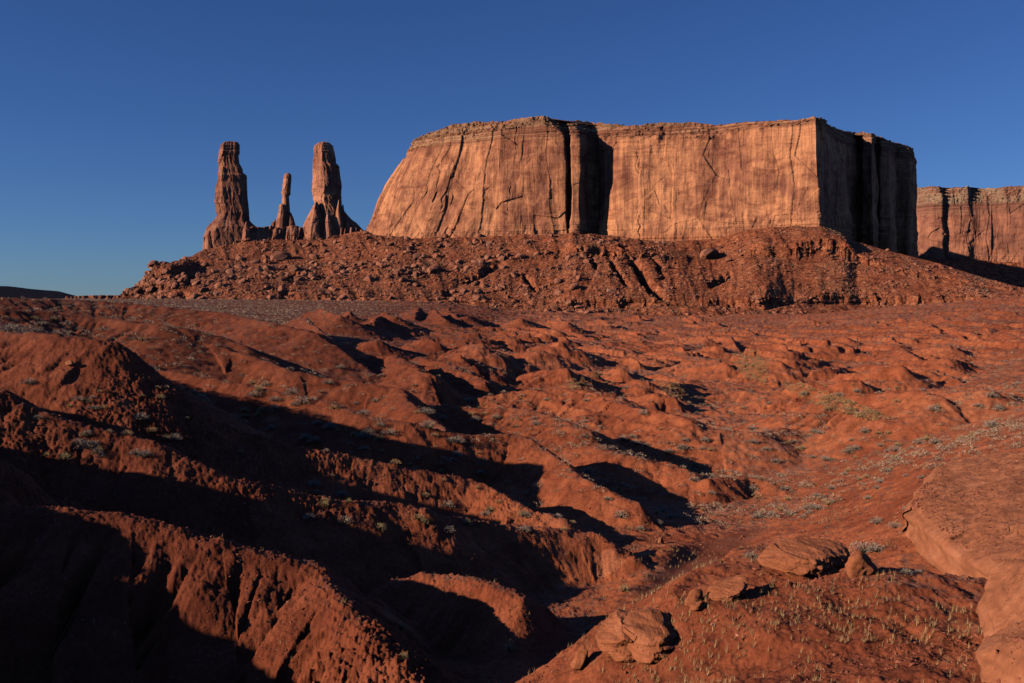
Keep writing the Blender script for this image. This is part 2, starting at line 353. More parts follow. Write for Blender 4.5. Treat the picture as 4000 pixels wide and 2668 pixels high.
# ridges: list of (points, slope toward viewer, slope away, rounding, rill amplitude)
# a point is (px, py, D) or ('w', x, y, z)
def ridge(pts, sn, sf, w, rill, k=0.3):
    out = []
    for q in pts:
        out.append(np.array(q[1:], float) if q[0] == 'w' else P(*q))
    return (np.array(out), sn, sf, w, rill, k)
RID = [
 # R0: shoulder off to the left that throws the shadow over the lower left
 ridge([('w',-70,38,-0.2),('w',-46,33,-1.0),('w',-33,30.5,-1.9),('w',-27.3,28.7,-2.9),('w',-24.5,28.2,-3.5),('w',-25,26.5,-4.0),('w',-25,24,-4.5),('w',-23.5,22.5,-4.9),('w',-21.5,21,-5.3),('w',-19,18.5,-6.4),('w',-15,17,-7.5)],.8,.9,.8,.4),
 # R1
 ridge([('w',-60,44,-0.8),('w',-42,40,-1.6),('w',-28,37,-2.9),('w',-21,35.5,-4.6),(0,1985,33),(300,2000,32.5),(500,2020,32.5),(850,2105,32),(1080,2165,31.7),(1200,2190,31.5),(1290,2290,30),(1400,2400,28.5),(1500,2480,27),(1640,2680,24.5)],.66,.75,.4,.95),
 # R2 knoll
 ridge([(1480,2330,35.5),(1560,2265,36),(1660,2250,36),(1750,2252,35.5),(1880,2272,34.5),(2000,2300,33.5),(2080,2370,32),(2170,2480,30),(2230,2560,29)],.75,.9,.5,.5),
 # R3 long ridge ending at the wash
 ridge([('w',-60,58,-1.0),('w',-40,52,-2.0),(0,1519,46),(102,1570,45.5),(276,1638,45),(468,1693,44.5),(595,1727,44),(702,1783,43.5),(872,1851,43),(1000,1885,43),(1204,1932,43.5),(1383,1961,44),(1510,1963,45),(1638,1983,45),(1808,2025,46),(2040,2056,47),(2195,2067,47.5),(2330,2085,47.5),(2420,2135,46.5),(2520,2210,45),(2600,2290,43)],.62,.72,.4,.28),
 # R4
 ridge([('w',-75,80,-0.6),('w',-50,68,-1.4),(0,1298,63),(150,1302,61),(238,1305,60),(340,1319,59.5),(425,1335,59),(470,1400,58),(520,1470,57.5),(570,1489,57),(638,1523,57),(702,1570,57),(787,1608,57),(872,1651,57),(1000,1698,57),(1106,1736,57),(1298,1766,57.5),(1489,1810,57.5),(1706,1842,58),(1829,1868,58),(1914,1900,57),(2020,1975,54),(2200,2030,52)],.60,.72,.4,.28),
 # R5
 ridge([(300,1400,92),(570,1440,88),(787,1470,84),(1000,1510,80),(1149,1545,78),(1298,1574,76),(1447,1625,73),(1595,1655,72),(1719,1683,72),(1868,1701,72.5),(2000,1698,73),(2060,1715,72),(2180,1800,67),(2330,1900,61),(2480,1975,58)],.55,.8,.35,.2),
 # R6
 ridge([(300,1262,130),(500,1280,120),(672,1298,110),(850,1350,105),(1000,1402,102),(1170,1451,98),(1264,1475,97),(1357,1489,96),(1455,1502,95),(1544,1513,94),(1640,1600,85),(1740,1688,77)],.5,.8,.35,.2),
 # crests of the middle slopes
 ridge([(1700,1560,118),(1850,1555,118),(2000,1540,117),(2128,1534,116),(2213,1532,115),(2319,1542,113),(2425,1572,108),(2510,1605,103),(2700,1650,96)],.38,.55,1.2,.2),
 ridge([(1720,1590,95),(1880,1595,94),(2000,1600,93),(2106,1617,91),(2191,1642,88),(2281,1678,84)],.4,.6,1.0,.2),
 ridge([(2323,1733,80),(2404,1770,77),(2489,1791,75.5),(2595,1809,75),(2700,1850,72)],.42,.6,.8,.2),
 ridge([(2300,1628,104),(2500,1638,102),(2650,1660,98),(2800,1688,94),(2950,1698,93),(3050,1680,96),(3250,1700,96),(3400,1690,99),(3700,1695,100),(4000,1720,97)],.32,.45,1.2,.15),
 ridge([(2760,1870,70),(2900,1860,72),(2990,1882,71),(3060,1920,69),(3115,1957,67)],.6,.8,.5,.4),
 ridge([(3050,1672,105),(3130,1705,97),(3290,1768,88),(3420,1810,83)],.30,.5,.8,.15),
 # R7 and its neighbours
 ridge([(700,1300,165),(1000,1328,150),(1150,1352,146),(1272,1374,142),(1383,1379,140),(1468,1400,137),(1544,1391,136),(1620,1435,125),(1670,1470,117)],.42,.75,.7,.3),
 ridge([(1640,1400,150),(1760,1440,138),(1890,1492,125)],.4,.8,.6,.3),
 # the sage-covered rise at the far left
 ridge([('w',-150,140,1.0),(0,1164,158),(250,1169,165),(500,1182,168),(700,1203,165),(900,1228,158),(1060,1258,148),(1230,1300,138)],.30,.5,.8,.15),
 ridge([('w',-90,90,0.6),(0,1205,108),(230,1217,112),(420,1242,112),(650,1270,108),(850,1312,108),(960,1350,106)],.38,.6,.6,.2),
 # near knoll at the right
 ridge([(3400,2266,25),(3520,2235,24),(3620,2242,24),(3700,2256,24),(3880,2290,24),(4300,2350,24)],.12,.55,.8,.04,.5),
 # hollow's left bank
 ridge([(2700,2150,47),(2850,2130,46),(3000,2160,41)],.3,.3,1.2,.1),
]
def zo(o, s): return lambda x, y: (o[0] + x * s, o[1] + y * s)
zA = zo((1800, 1100), .3406); zB = zo((2600, 1000), .3406); zC = zo((1000, 1000), .4253)
SP = []
for h, t, H in [((800,175),(1110,305),7),((130,590),(250,690),5),((540,610),(720,750),5),((760,610),(920,730),5.5),((870,570),(1080,720),5),((1130,425),(1400,570),6.5),
    ((1050,550),(1240,630),4),((1130,715),(1600,900),6),((240,735),(640,960),6),((875,800),(1100,945),5.5),((0,860),(390,1040),4.5),((0,1030),(270,1160),4),
    ((150,1000),(660,1150),3),((1200,1030),(1480,1170),4),((1330,1205),(1720,1340),2.6),((1480,1025),(1640,1180),3.5),((1880,1025),(2080,1150),3.5),((700,425),(880,500),6),
    ((1600,430),(1800,545),5),((2020,385),(2150,455),5),((1520,640),(1630,710),3.5),((1980,580),(2100,650),3.5),((120,710),(290,880),4),((1170,640),(1300,740),4),
    ((60,400),(330,470),5),((2250,900),(2330,945),3)]:
    SP.append((zA(*h), zA(*t), H))
for h, t, H in [((330,680),(540,780),6),((420,920),(640,1040),5),((600,1045),(750,1105),4),((740,935),(860,1110),4),((1340,1030),(1540,1190),6),((1510,985),(1700,1150),6),
    ((1760,930),(1930,1120),7),((1290,1205),(1480,1370),5),((1390,1170),(1660,1330),5),((2080,1045),(2150,1150),4),((2210,1465),(2330,1568),4),((590,1195),(1030,1405),4.5),
    ((165,1005),(265,1070),3),((40,1195),(160,1260),3),((0,540),(110,620),6),((2040,930),(2220,1000),4),((2700,1300),(2850,1400),4),((1840,1310),(2100,1290),3)]:
    SP.append((zB(*h), zB(*t), H))
for h, t, H in [((600,480),(1140,700),7),((1200,520),(1440,640),7),((1640,500),(1800,640),6),((1760,480),(1920,640),6),((430,560),(830,870),5),((1110,770),(1240,840),4),
    ((1600,760),(1760,900),5),((1960,800),(2200,1060),4.5),((880,505),(800,590),6),((1170,530),(980,665),6),((1500,470),(1440,600),6)]:
    SP.append((zC(*h), zC(*t), H))
_r = np.random.RandomState(31)
for _ in range(85):
    py = 1225 + 330 * _r.uniform() ** 1.4; k = (py - 1160) / 250
    px = _r.uniform(1750 + 250 * k, 3950); L = _r.uniform(45, 120) * (.6 + k * .7)
    SP.append(((px, py), (px + L, py + L * _r.uniform(.30, .5)), _r.uniform(1.2, 3.4)))
for (hx, hy), (tx, ty), H in SP:
    pts = []
    n = 4
    for k in range(n):
        f = k / (n - 1)
        px = hx + (tx - hx) * f; py = hy + (ty - hy) * f + (8 * math.sin(f * 3.1))*0
        Hk = H * (1 - 0.9 * f ** 1.5)
        D = solve_D(px, py, Hk, 90)
        pts.append((px, py, D))
    d0 = pts[0][2]
    q = P(*pts[0]); q2 = q + np.array([-6.0, 10.0, -1.5])
    RID.append(ridge([('w', *q2)] + pts, .40, 1.05, .25, .45, .25))

# polar grid
phis = np.concatenate([np.radians(np.arange(-180, -62, 2.0)), np.radians(np.arange(-62, -30.5, 0.25)),
                       np.arange(rad(-30.5), rad(30.5), 0.00088), np.radians(np.arange(30.5, 60, 0.3)), np.radians(np.arange(60, 180.01, 2.0))])
phis = np.unique(np.round(phis, 7)); phis[0] = -math.pi; phis[-1] = math.pi
rs = [1.2]
while rs[-1] < 12000:
    r = rs[-1]
    g = 0.05 if r < 12 else 0.0021 if r < 125 else 0.0036 if r < 550 else 0.007 if r < 1500 else 0.05
    if 12 <= r < 16: g = 0.008
    rs.append(r * (1 + g))
rs = np.array(rs)
PH, RR = np.meshgrid(phis, rs)
X = RR * np.sin(PH); Y = RR * np.cos(PH)
nr, nphi = X.shape
# base on a coarse grid, interpolated
def interp_grid(fn):
    pi_ = np.unique(np.concatenate([np.arange(0, nphi, 14), [nphi - 1]])); ri = np.unique(np.concatenate([np.arange(0, nr, 8), [nr - 1]]))
    Zc = fn(X[np.ix_(ri, pi_)], Y[np.ix_(ri, pi_)])
    T = np.stack([np.interp(np.arange(nphi), pi_, row) for row in Zc])
    a = np.searchsorted(ri, np.arange(nr), side='right') - 1; a = np.clip(a, 0, len(ri) - 2)
    f = ((np.arange(nr) - ri[a]) / (ri[a + 1] - ri[a]))[:, None]
    return T[a] * (1 - f) + T[a + 1] * f
Z = interp_grid(base_z)
xw = X + 0.4 * perlin(X * .16, Y * .16, 5) + 0.10 * perlin(X * .7, Y * .7, 6)
yw = Y + 0.4 * perlin(X * .16 + 9, Y * .16, 7) + 0.10 * perlin(X * .7, Y * .7 + 4, 8)
far_w = smooth(90, 260, RR)
xw += far_w * 1.3 * perlin(X * .06, Y * .06, 9); yw += far_w * 1.3 * perlin(X * .05 + 3, Y * .05, 10)
# generic broken ground
mid = (.25 + .75 * smooth(170, 330, RR)) * smooth(70, 130, RR) * (1 - smooth(1000, 1400, RR))
right = smooth(-0.22, -0.02, PH) 
ax = (X * .93 + Y * .37); ay = (-X * .37 + Y * .93)
AC = xw * .85 + yw * .5; AL = xw * .5 - yw * .85
Z += mid * right * (1.6 * ridged(AC * .030, AL * .007, 3, 40, .42) - 1.6 + .55 * ridged(AC * .11, AL * .030, 3, 41, .5))
Z += mid * right * 1.5 * fbm(X * .014, Y * .02, 3, 44)
Z += (1 - smooth(-0.3, -0.1, PH)) * smooth(70, 120, RR) * (1 - smooth(1000, 1300, RR)) * 0.5 * fbm(X * .04, Y * .04, 3, 60)
Z += smooth(1500, 3000, RR) * 6 * fbm(X * .002, Y * .002, 3, 70)

def smax(a, b, k):
    h = np.clip(0.5 + 0.5 * (a - b) / k, 0, 1)
    return b * (1 - h) + a * h + k * h * (1 - h)
for idx, (pts, sn, sf, w, rill, k) in enumerate(RID):
    far_ridge = pts[0][1] > 90
    hgt = 9.0
    rng = min(hgt / min(sn, sf), 48) if sn >= .2 else 26
    if sn < .2: rng = 30
    x0, y0 = pts[:, 0].min() - rng, pts[:, 1].min() - rng; x1, y1 = pts[:, 0].max() + rng, pts[:, 1].max() + rng
    m = (X > x0) & (X < x1) & (Y > y0) & (Y < y1)
    # restrict to rows and columns
    rr = np.where(m.any(1))[0]; cc = np.where(m.any(0))[0]
    if len(rr) == 0: continue
    s_ = np.s_[rr[0]:rr[-1] + 1, cc[0]:cc[-1] + 1]
    mm = m[s_]
    xx = xw[s_][mm]; yy = yw[s_][mm]
    best = np.full(xx.shape, -1e9); bs = np.zeros(xx.shape); bd = np.zeros(xx.shape)
    acc = 0.0
    pts = list(pts)
    for a, c in zip(pts[:-1], pts[1:]):
        d = c[:2] - a[:2]; L = math.hypot(*d)
        t = np.clip(((xx - a[0]) * d[0] + (yy - a[1]) * d[1]) / (L * L), 0, 1)
        ex = xx - (a[0] + d[0] * t); ey = yy - (a[1] + d[1] * t)
        dist = np.hypot(ex, ey)
        side = (ex * d[1] - ey * d[0])  # >0: right of the direction
        # "toward viewer" = nearer than the crest
        near = (ex * a[0] + ey * a[1]) < 0
        sl_ = np.where(side > 0, sn, sf)
        extra = .5 * np.maximum(dist - 5.0, 0) if sn < .2 else 0
        z = a[2] + (c[2] - a[2]) * t - sl_ * (np.sqrt(dist * dist + w * w) - w) - extra
        u = z > best
        best = np.where(u, z, best); bs = np.where(u, acc + L * t, bs); bd = np.where(u, dist, bd)
        acc += L
    if rill > 0:
        sc = (0.75 if idx < 3 else 0.55) if pts[0][1] < 60 or idx < 5 else 0.30
        rn = perlin(bs * sc, bd * .12 * sc, 100 + idx); rn2 = perlin(bs * sc * 2.7, bd * .3 * sc, 200 + idx)
        gul = np.maximum(0, 1 - 3.2 * np.abs(rn)) ** 1.3 + 0.45 * np.maximum(0, 1 - 3 * np.abs(rn2))
        best = best - rill * gul * smooth(0.3, 3.0, bd) * (1.0 if idx < 5 else 1.3)
    zz = Z[s_]; zz[mm] = smax(best, zz[mm], k)
    Z[s_] = zz
# bedding steps on the middle ground
st = mid * right * smooth(.45, .6, fbm(X * .012, Y * .012, 2, 90) + .5)
step = 1.9
q = Z / step + 0.3 * fbm(X * .02, Y * .02, 2, 91)
fr = q - np.floor(q)
Z += st * step * 0.7 * (smooth(.38, .62, fr) - fr)
# surface roughness
near_w = 1 - smooth(60, 140, RR)
Z += near_w * (0.10 * fbm(X * 1.1, Y * 1.1, 3, 300) + 0.035 * np.abs(fbm(X * 5, Y * 5, 2, 310)))
rough = smooth(-.1, .5, perlin(X * .12, Y * .12, 320))
leftn = 1 - smooth(-.05, .12, PH)
Z += (1 - smooth(50, 90, RR)) * leftn * (0.55 + rough) * (0.045 * fbm(X * 5.2, Y * 5.2, 2, 347) - .045 * cells(X * 5.5, Y * 5.5, 348)[0] + 0.028 * ridged(X * 3.6, Y * 3.6, 3, 330) + 0.030 * fbm(X * 10, Y * 10, 2, 340) - .07 * cells(X * 3.3, Y * 3.3, 345)[0])
Z += (1 - near_w) * (1 - smooth(900, 1500, RR)) * (0.16 * fbm(X * .5, Y * .5, 3, 350) + .15 * right * fbm(X * .16, Y * .16, 3, 351) + .30 * right * ridged(AC * .2, AL * .08, 3, 353, .6) + .12 * right * ridged(X * .9, Y * .9, 2, 352))
# the wash: a shallow flat channel
WASH = np.array([P(*q) for q in [(2050,2640,28),(2300,2520,32),(2480,2420,35),(2600,2330,40),(2700,2230,45),(2830,2120,52),(2900,2060,57)]])
wd = np.full(X.shape, 99.0); wz = np.zeros(X.shape)
msk = (RR > 24) & (RR < 66) & (np.abs(PH) < .4)
xx, yy = X[msk], Y[msk]; bd = np.full(xx.shape, 99.0); bz = np.zeros(xx.shape)
for a, c in zip(WASH[:-1], WASH[1:]):
    d = c[:2] - a[:2]; t = np.clip(((xx - a[0]) * d[0] + (yy - a[1]) * d[1]) / (d @ d), 0, 1)
    e = np.hypot(xx - a[0] - d[0] * t, yy - a[1] - d[1] * t); u = e < bd
    bd = np.where(u, e, bd); bz = np.where(u, a[2] + (c[2] - a[2]) * t, bz)
f = 1 - smooth(.5, 2.2, bd)
Z[msk] = Z[msk] * (1 - f) + np.minimum(Z[msk], bz - .1) * f
Z[:, -1] = Z[:, 0]

V = np.stack([X, Y, Z], -1)[:, :-1].reshape(-1, 3)
fc = grid_faces(nphi - 1, nr, wrap=True)[:, ::-1]
ctr = len(V)
V = np.concatenate([V, [[0, 0, -1.7]]])
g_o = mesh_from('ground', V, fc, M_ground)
tag(g_o, kind='structure')
# close the middle
n_ = nphi - 1
cap = np.stack([np.full(n_, n_), (np.arange(n_) + 1) % n_, np.arange(n_)], -1)
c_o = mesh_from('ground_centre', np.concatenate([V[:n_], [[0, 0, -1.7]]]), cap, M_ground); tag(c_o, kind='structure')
c_o.name = 'ground'

lrs = np.log(rs)
def ground_z(x, y):
    x = np.asarray(x, float); y = np.asarray(y, float)
    ph = np.arctan2(x, y); lr = np.log(np.maximum(np.hypot(x, y), 1.3))
    i = np.clip(np.searchsorted(phis, ph) - 1, 0, nphi - 2); j = np.clip(np.searchsorted(lrs, lr) - 1, 0, nr - 2)
    fx = (ph - phis[i]) / (phis[i + 1] - phis[i]); fy = (lr - lrs[j]) / (lrs[j + 1] - lrs[j])
    return (Z[j, i] * (1 - fx) + Z[j, i + 1] * fx) * (1 - fy) + (Z[j + 1, i] * (1 - fx) + Z[j + 1, i + 1] * fx) * fy
def hit(px, py, Dmin=14, Dmax=1250):
    D = np.exp(np.linspace(math.log(Dmin), math.log(Dmax), 2500))
    q = P(np.full_like(D, px), np.full_like(D, py), D)
    g = q[:, 2] - ground_z(q[:, 0], q[:, 1])
    i = int(np.argmax(g < 0))
    if not g[i] < 0: return None
    return np.array([q[i, 0], q[i, 1], ground_z(q[i, 0], q[i, 1])])

#PART2
# ------------------------------------------------------------------ mesas
def resample(stn, n, dens=None):
    """stn (m, rows, 3) -> (n, rows, 3) spread by plan length (times dens) along the first rows; returns also arc length"""
    stn = np.asarray(stn, float)
    L = np.hypot(*(np.diff(stn[:, 1, :2], axis=0).T))
    w = L * (1 if dens is None else np.asarray(dens)[:len(L)])
    cw = np.concatenate([[0], np.cumsum(w)]); cl = np.concatenate([[0], np.cumsum(L)])
    q = np.linspace(0, cw[-1], n)
    pr = np.interp(q, cw, np.arange(len(cw)))
    i = np.clip(pr.astype(int), 0, len(stn) - 2); f = (pr - i)[:, None, None]
    return stn[i] * (1 - f) + stn[i + 1] * f, np.interp(q, cw, cl)

def plan_normals(B):
    """outward plan normals of a polyline (n,2) running left to right as seen from the camera"""
    t = np.gradient(B, axis=0); k = np.ones(9) / 9
    t = np.stack([np.convolve(np.pad(t[:, j], 4, 'edge'), k, 'valid') for j in (0, 1)], -1)
    n = np.stack([t[:, 1], -t[:, 0]], -1)
    return n / np.maximum(np.linalg.norm(n, axis=1, keepdims=True), 1e-9)

def build_mesa(name, stn, n, dens, seed, mats, label, cat, amp=1.0, nv=300, ncap=90, flute=1.0, lowz=0):
    """stn rows: foot, base, top, ledge, rim"""
    S, s = resample(stn, n, dens)
    nrm = plan_normals(S[:, 1, :2])
    v = np.linspace(0, 1, nv)
    # cliff
    foot, base, top, rim = S[:, 0], S[:, 1], S[:, 2], S[:, 3]
    vf = 0.08 if lowz == 0 else .3
    Pm = np.where((v < vf)[:, None, None], foot + (base - foot) * (v / vf)[:, None, None], base + (top - base) * ((v - vf) / (1 - vf))[:, None, None])
    z = Pm[..., 2]; ss = np.broadcast_to(s, z.shape)
    wx = ss + 6 * perlin(ss / 40, z / 60, seed + 1)
    f1, e1, r1 = cells(wx / 46, z / 70 + wx / 300, seed + 2)
    f2, e2, r2 = cells(wx / 17 + 3, z / 34, seed + 3)
    f3, e3, r3 = cells(wx / 7 + 3, z / 13, seed + 4)
    on2 = smooth(-.1, .3, perlin(ss / 60, z / 60, seed + 5)); on3 = smooth(0, .4, perlin(ss / 35, z / 35, seed + 6))
    d = 3.4 * (r1 - .5) + .6 * (_r2(np.floor(wx / 23), np.floor(z / 400), seed + 40) - .5) * 4 + 1.7 * (r2 - .5) * on2 + .7 * (r3 - .5) * on3
    d += 4.5 * fbm(ss / 70, z / 110, 3, seed + 7) + 0.5 * fbm(ss / 9, z / 22, 3, seed + 8)
    crack = np.maximum(0, 1 - 44 * np.abs(perlin(ss / 38 + .12 * perlin(ss / 12, z / 14, seed + 19), z / 400, seed + 9))) * smooth(.22, .42, perlin(ss / 50, z / 42, seed + 10))
    d -= 2.5 * crack
    dz = z - base[None, :, 2]
    low = 1 - smooth(8, 30, dz + 10 * perlin(ss / 40, 0 * ss, seed + 11))
    d += flute * low * (.9 * ridged(ss / 13 + .4 * perlin(ss / 30, z / 20, seed + 14), z / 40, 3, seed + 12) + 1.2 * (_r2(np.floor(z / 2.6), np.zeros_like(z), seed) - .5)) + low * 2.0
    hi = smooth(.82, 1.0, (v[:, None] + .05 * perlin(ss / 30, 0 * ss, seed + 13)))
    d += hi * 1.2 * (_r2(np.floor(z / 3.0), np.zeros_like(z), seed + 3) - .5)
    d *= amp
    d += 6.0 * np.sin(np.clip((v[:, None] - vf) / (1 - vf), 0, 1) * math.pi) * (s < 330)[None] + 2.0 * np.sin(np.clip((v[:, None] - vf) / (1 - vf), 0, 1) * math.pi)
    Pc = Pm.copy(); Pc[..., :2] += d[..., None] * nrm[None]
    # cap
    vc = np.linspace(0, 1, ncap)
    led = np.linspace(0, 1, ncap)
    st_ = 5.0
    qq = led * st_ + 0.0
    frac = qq - np.floor(qq)
    hor = (np.floor(qq) + smooth(.55, 1.0, frac)) / st_; ver = (np.floor(qq) + smooth(0, .6, frac)) / st_
    hor[-1] = ver[-1] = 1
    sc_ = np.broadcast_to(s, (ncap, n)); 
    tz = led[:, None] + .12 * fbm(sc_ / 50, led[:, None] * 2 + 0 * sc_, 2, seed + 20)
    qq = np.clip(tz, 0, 1) * st_; frac = qq - np.floor(qq)
    hor = (np.floor(qq) + smooth(.5, 1.0, frac)) / st_; ver = (np.floor(qq) + smooth(0, .6, frac)) / st_
    hor = np.clip(hor, 0, 1); ver = np.clip(ver, 0, 1); hor[0] = ver[0] = 0; hor[-1] = ver[-1] = 1
    Q = np.empty((ncap, n, 3)); t0 = Pc[-1]
    Q[..., :2] = t0[:, :2] + (rim[:, :2] - t0[:, :2]) * hor[..., None]
    Q[..., 2] = t0[:, 2] + (rim[:, 2] - t0[:, 2]) * ver
    dd = 2.2 * fbm(sc_ / 14, led[:, None] * 3 + 0 * sc_, 3, seed + 21) + 2.0 * (cells(sc_ / 6, Q[..., 2] / 3, seed + 22)[2] - .5)
    fade = smooth(0, .12, led)[:, None]
    Q[..., :2] += (dd * fade * amp)[..., None] * nrm[None]
    Q[..., 2] += fade * amp * (1.6 * fbm(sc_ / 40, led[:, None] * 2 + 0 * sc_, 3, seed + 27) + 1.0 * fbm(sc_ / 18, led[:, None] * 4 + 0 * sc_, 3, seed + 23) + 1.4 * (cells(sc_ / 5 + 8, led[:, None] * 9 + 0 * sc_, seed + 24)[2] - .5) * smooth(.5, 1, led)[:, None])
    # table top
    ctr = rim[:, :2].mean(0)
    rows = [Q]
    for k, fct in enumerate((.985, .95, .88, .75, .5, .02)):
        r_ = Q[-1].copy(); r_[:, :2] = ctr + (Q[-1][:, :2] - ctr) * fct
        r_[:, 2] = Q[-1][:, 2] * (1 - (1 - fct)) + (1 - fct) * (Q[-1][:, 2].mean() - 4) - (2 if fct < 1 else 0)
        rows.append(r_[None])
    Qt = np.concatenate(rows)
    root = empty(name, (float(base[:, 0].mean()), float(base[:, 1].mean()), float(base[:, 2].mean())))
    tag(root, label, cat)
    off = np.array(root.location)
    mesh_from('cliff', Pc.reshape(-1, 3) - off, grid_faces(n, nv), mats, root)
    mesh_from('cap_rock', Qt.reshape(-1, 3) - off, grid_faces(n, len(Qt)), mats, root)
    return Pc, Qt, S

def stn_px(b, t, r, drop=25):
    B = P(*b); T = P(*t); R = P(*r); Fo = B.copy(); Fo[2] -= drop
    Fo = B + (B - T) / max(T[2] - B[2], 1) * drop
    return [Fo, B, T, R]
MS = [
 ((1560,900,1900),(1640,600,1900),(1660,560,1890)),
 ((1455,905,1720),(1605,620,1720),(1632,560,1715)),
 ((1445,905,1640),(1598,610,1640),(1625,552,1640)),
 ((1437,907,1580),(1582,612,1590),(1620,547,1605)),
 ((1500,930,1535),(1640,578,1560),(1690,520,1605)),
 ((1600,945,1520),(1740,552,1535),(1785,487,1590)),
 ((1750,950,1500),(1850,541,1512),(1890,481,1570)),
 ((1900,925,1480),(1950,512,1490),(1975,479,1545)),
 ((2050,915,1465),(2060,491,1475),(2080,456,1500)),
 ((2170,915,1452),(2150,500,1462),(2135,456,1490)),
 ((2212,915,1449),(2200,540,1458),(2160,470,1510)),
 ((2219,915,1480),(2212,545,1480),(2178,475,1520)),
 ((2230,915,1480),(2226,545,1480),(2190,476,1525)),
 ((2238,915,1445),(2236,545,1450),(2215,477,1530)),
 ((2262,915,1444),(2260,545,1450),(2250,478,1535)),
 ((2280,915,1462),(2280,545,1464),(2270,479,1540)),
 ((2294,915,1495),(2300,545,1492),(2308,482,1550)),
 ((2338,915,1500),(2334,545,1498),(2332,484,1540)),
 ((2356,920,1466),(2358,548,1470),(2375,486,1520)),
 ((2400,925,1448),(2395,548,1460),(2420,489,1510)),
 ((2440,930,1440),(2430,548,1450),(2460,493,1500)),
 ((2600,940,1420),(2600,548,1430),(2610,485,1480)),
 ((2800,925,1395),(2810,545,1405),(2800,488,1450)),
 ((2950,890,1370),(2950,510,1378),(2960,477,1410)),
 ((3100,880,1345),(3090,490,1352),(3100,469,1365)),
 ((3198,880,1328),(3188,464,1334),(3183,459,1338)),
 ((3212,882,1345),(3208,470,1347),(3204,463,1350)),
 ((3238,895,1430),(3235,507,1430),(3232,485,1435)),
 ((3306,905,1520),(3306,545,1520),(3288,512,1530)),
 ((3358,905,1595),(3358,560,1595),(3345,520,1600)),
 ((3364,908,1545),(3372,560,1550),(3370,517,1565)),
 ((3410,908,1520),(3404,560,1535),(3402,521,1560)),
 ((3424,908,1600),(3424,570,1600),(3420,530,1610)),
 ((3440,908,1570),(3444,575,1575),(3442,538,1600)),
 ((3476,908,1560),(3474,580,1575),(3470,550,1605)),
 ((3494,912,1680),(3494,600,1680),(3500,560,1690)),
 ((3548,915,1660),(3550,620,1670),(3545,572,1700)),
 ((3578,918,1720),(3577,650,1720),(3566,584,1735)),
 ((3489,961,1860),(3489,670,1860),(3480,631,1860)),
 ((3302,988,2150),(3302,745,2150),(3296,702,2150)),
 ((3159,1009,2450),(3159,800,2450),(3155,758,2440)),
 ((2300,1009,2500),(2300,800,2500),(2300,760,2490)),
 ((1700,1000,2300),(1740,780,2300),(1750,740,2290)),
]
stn = np.array([stn_px(*q, drop=115) for q in MS]); stn = np.concatenate([stn, stn[:1]])
dens = np.ones(len(stn)); dens[-6:] = .06; dens[0:2] = .3
Pm_, Qm_, Sm_ = build_mesa('mesa', stn, 2300, dens, 500, M_cliff, 'huge flat-topped sandstone mesa with a sunlit front wall and one side in deep shadow', 'mesa', nv=400, lowz=1)

FS = [
 ((3400,1010,2450),(3400,800,2450),(3400,735,2480)),
 ((3560,1013,2380),(3562,795,2385),(3565,733,2420)),
 ((3650,1014,2320),(3650,795,2328),(3640,732,2370)),
 ((3678,1016,2313),(3676,800,2320),(3668,729,2360)),
 ((3690,1016,2325),(3690,800,2330),(3684,740,2385)),
 ((3780,1018,2300),(3780,795,2308),(3782,728,2345)),
 ((3800,1020,2300),(3800,800,2306),(3795,740,2370)),
 ((3830,1022,2297),(3830,800,2303),(3830,738,2370)),
 ((3900,1028,2280),(3900,795,2288),(3900,733,2330)),
 ((4000,1035,2250),(4000,790,2258),(4000,726,2300)),
 ((4150,1040,2250),(4150,790,2258),(4150,722,2300)),
 ((4400,1050,2200),(4400,780,2208),(4400,716,2250)),
 ((4800,1060,2150),(4800,770,2158),(4800,700,2200)),
 ((4900,1030,2900),(4900,850,2900),(4900,800,2900)),
 ((3700,1040,3100),(3700,850,3100),(3700,820,3090)),
]
FS = [tuple((a, c, d * 1.1) for a, c, d in q) for q in FS]
stn = np.array([stn_px(*q, drop=40) for q in FS]); stn = np.concatenate([stn, stn[:1]])
dens = np.ones(len(stn)); dens[-4:] = .08; dens[10:12] = .3
Pf_, Qf_, Sf_ = build_mesa('mesa', stn, 1000, dens, 700, M_far, 'more distant mesa with a pale banded rim, behind the shadowed side of the huge one', 'mesa', amp=1.6, nv=200)
# its apron of fallen soil
def apron(name, S, off_px, drop, out, n, nv, mat, kind='structure', seed=0):
    B = S[:, 1].copy(); nn = plan_normals(B[:, :2]); v = np.linspace(0, 1, nv)
    G = np.empty((nv, len(B), 3)); u = 1 - v
    G[..., :2] = B[None, :, :2] + nn[None] * (v[:, None, None] * out - 6)
    prof = (1 - (1 - v) ** 1.5)
    G[..., 2] = B[None, :, 2] + 6 - prof[:, None] * (B[None, :, 2] + drop + 6)
    s = np.arange(len(B)) * 1.0
    sx = np.broadcast_to(G[..., 0] / 60, G.shape[:2]); sy = G[..., 1] / 60
    G[..., 2] += 7 * smooth(0, .1, v)[:, None] * ridged(sx, sy, 4, seed) + 2 * fbm(sx * 8, sy * 8, 3, seed + 1)
    o = mesh_from(name, G.reshape(-1, 3), grid_faces(len(B), nv)[:, ::-1], mat); tag(o, kind=kind); return o
ap = apron('hill', Sf_[:900], 0, 25, 420, 0, 160, M_talus, seed=810)

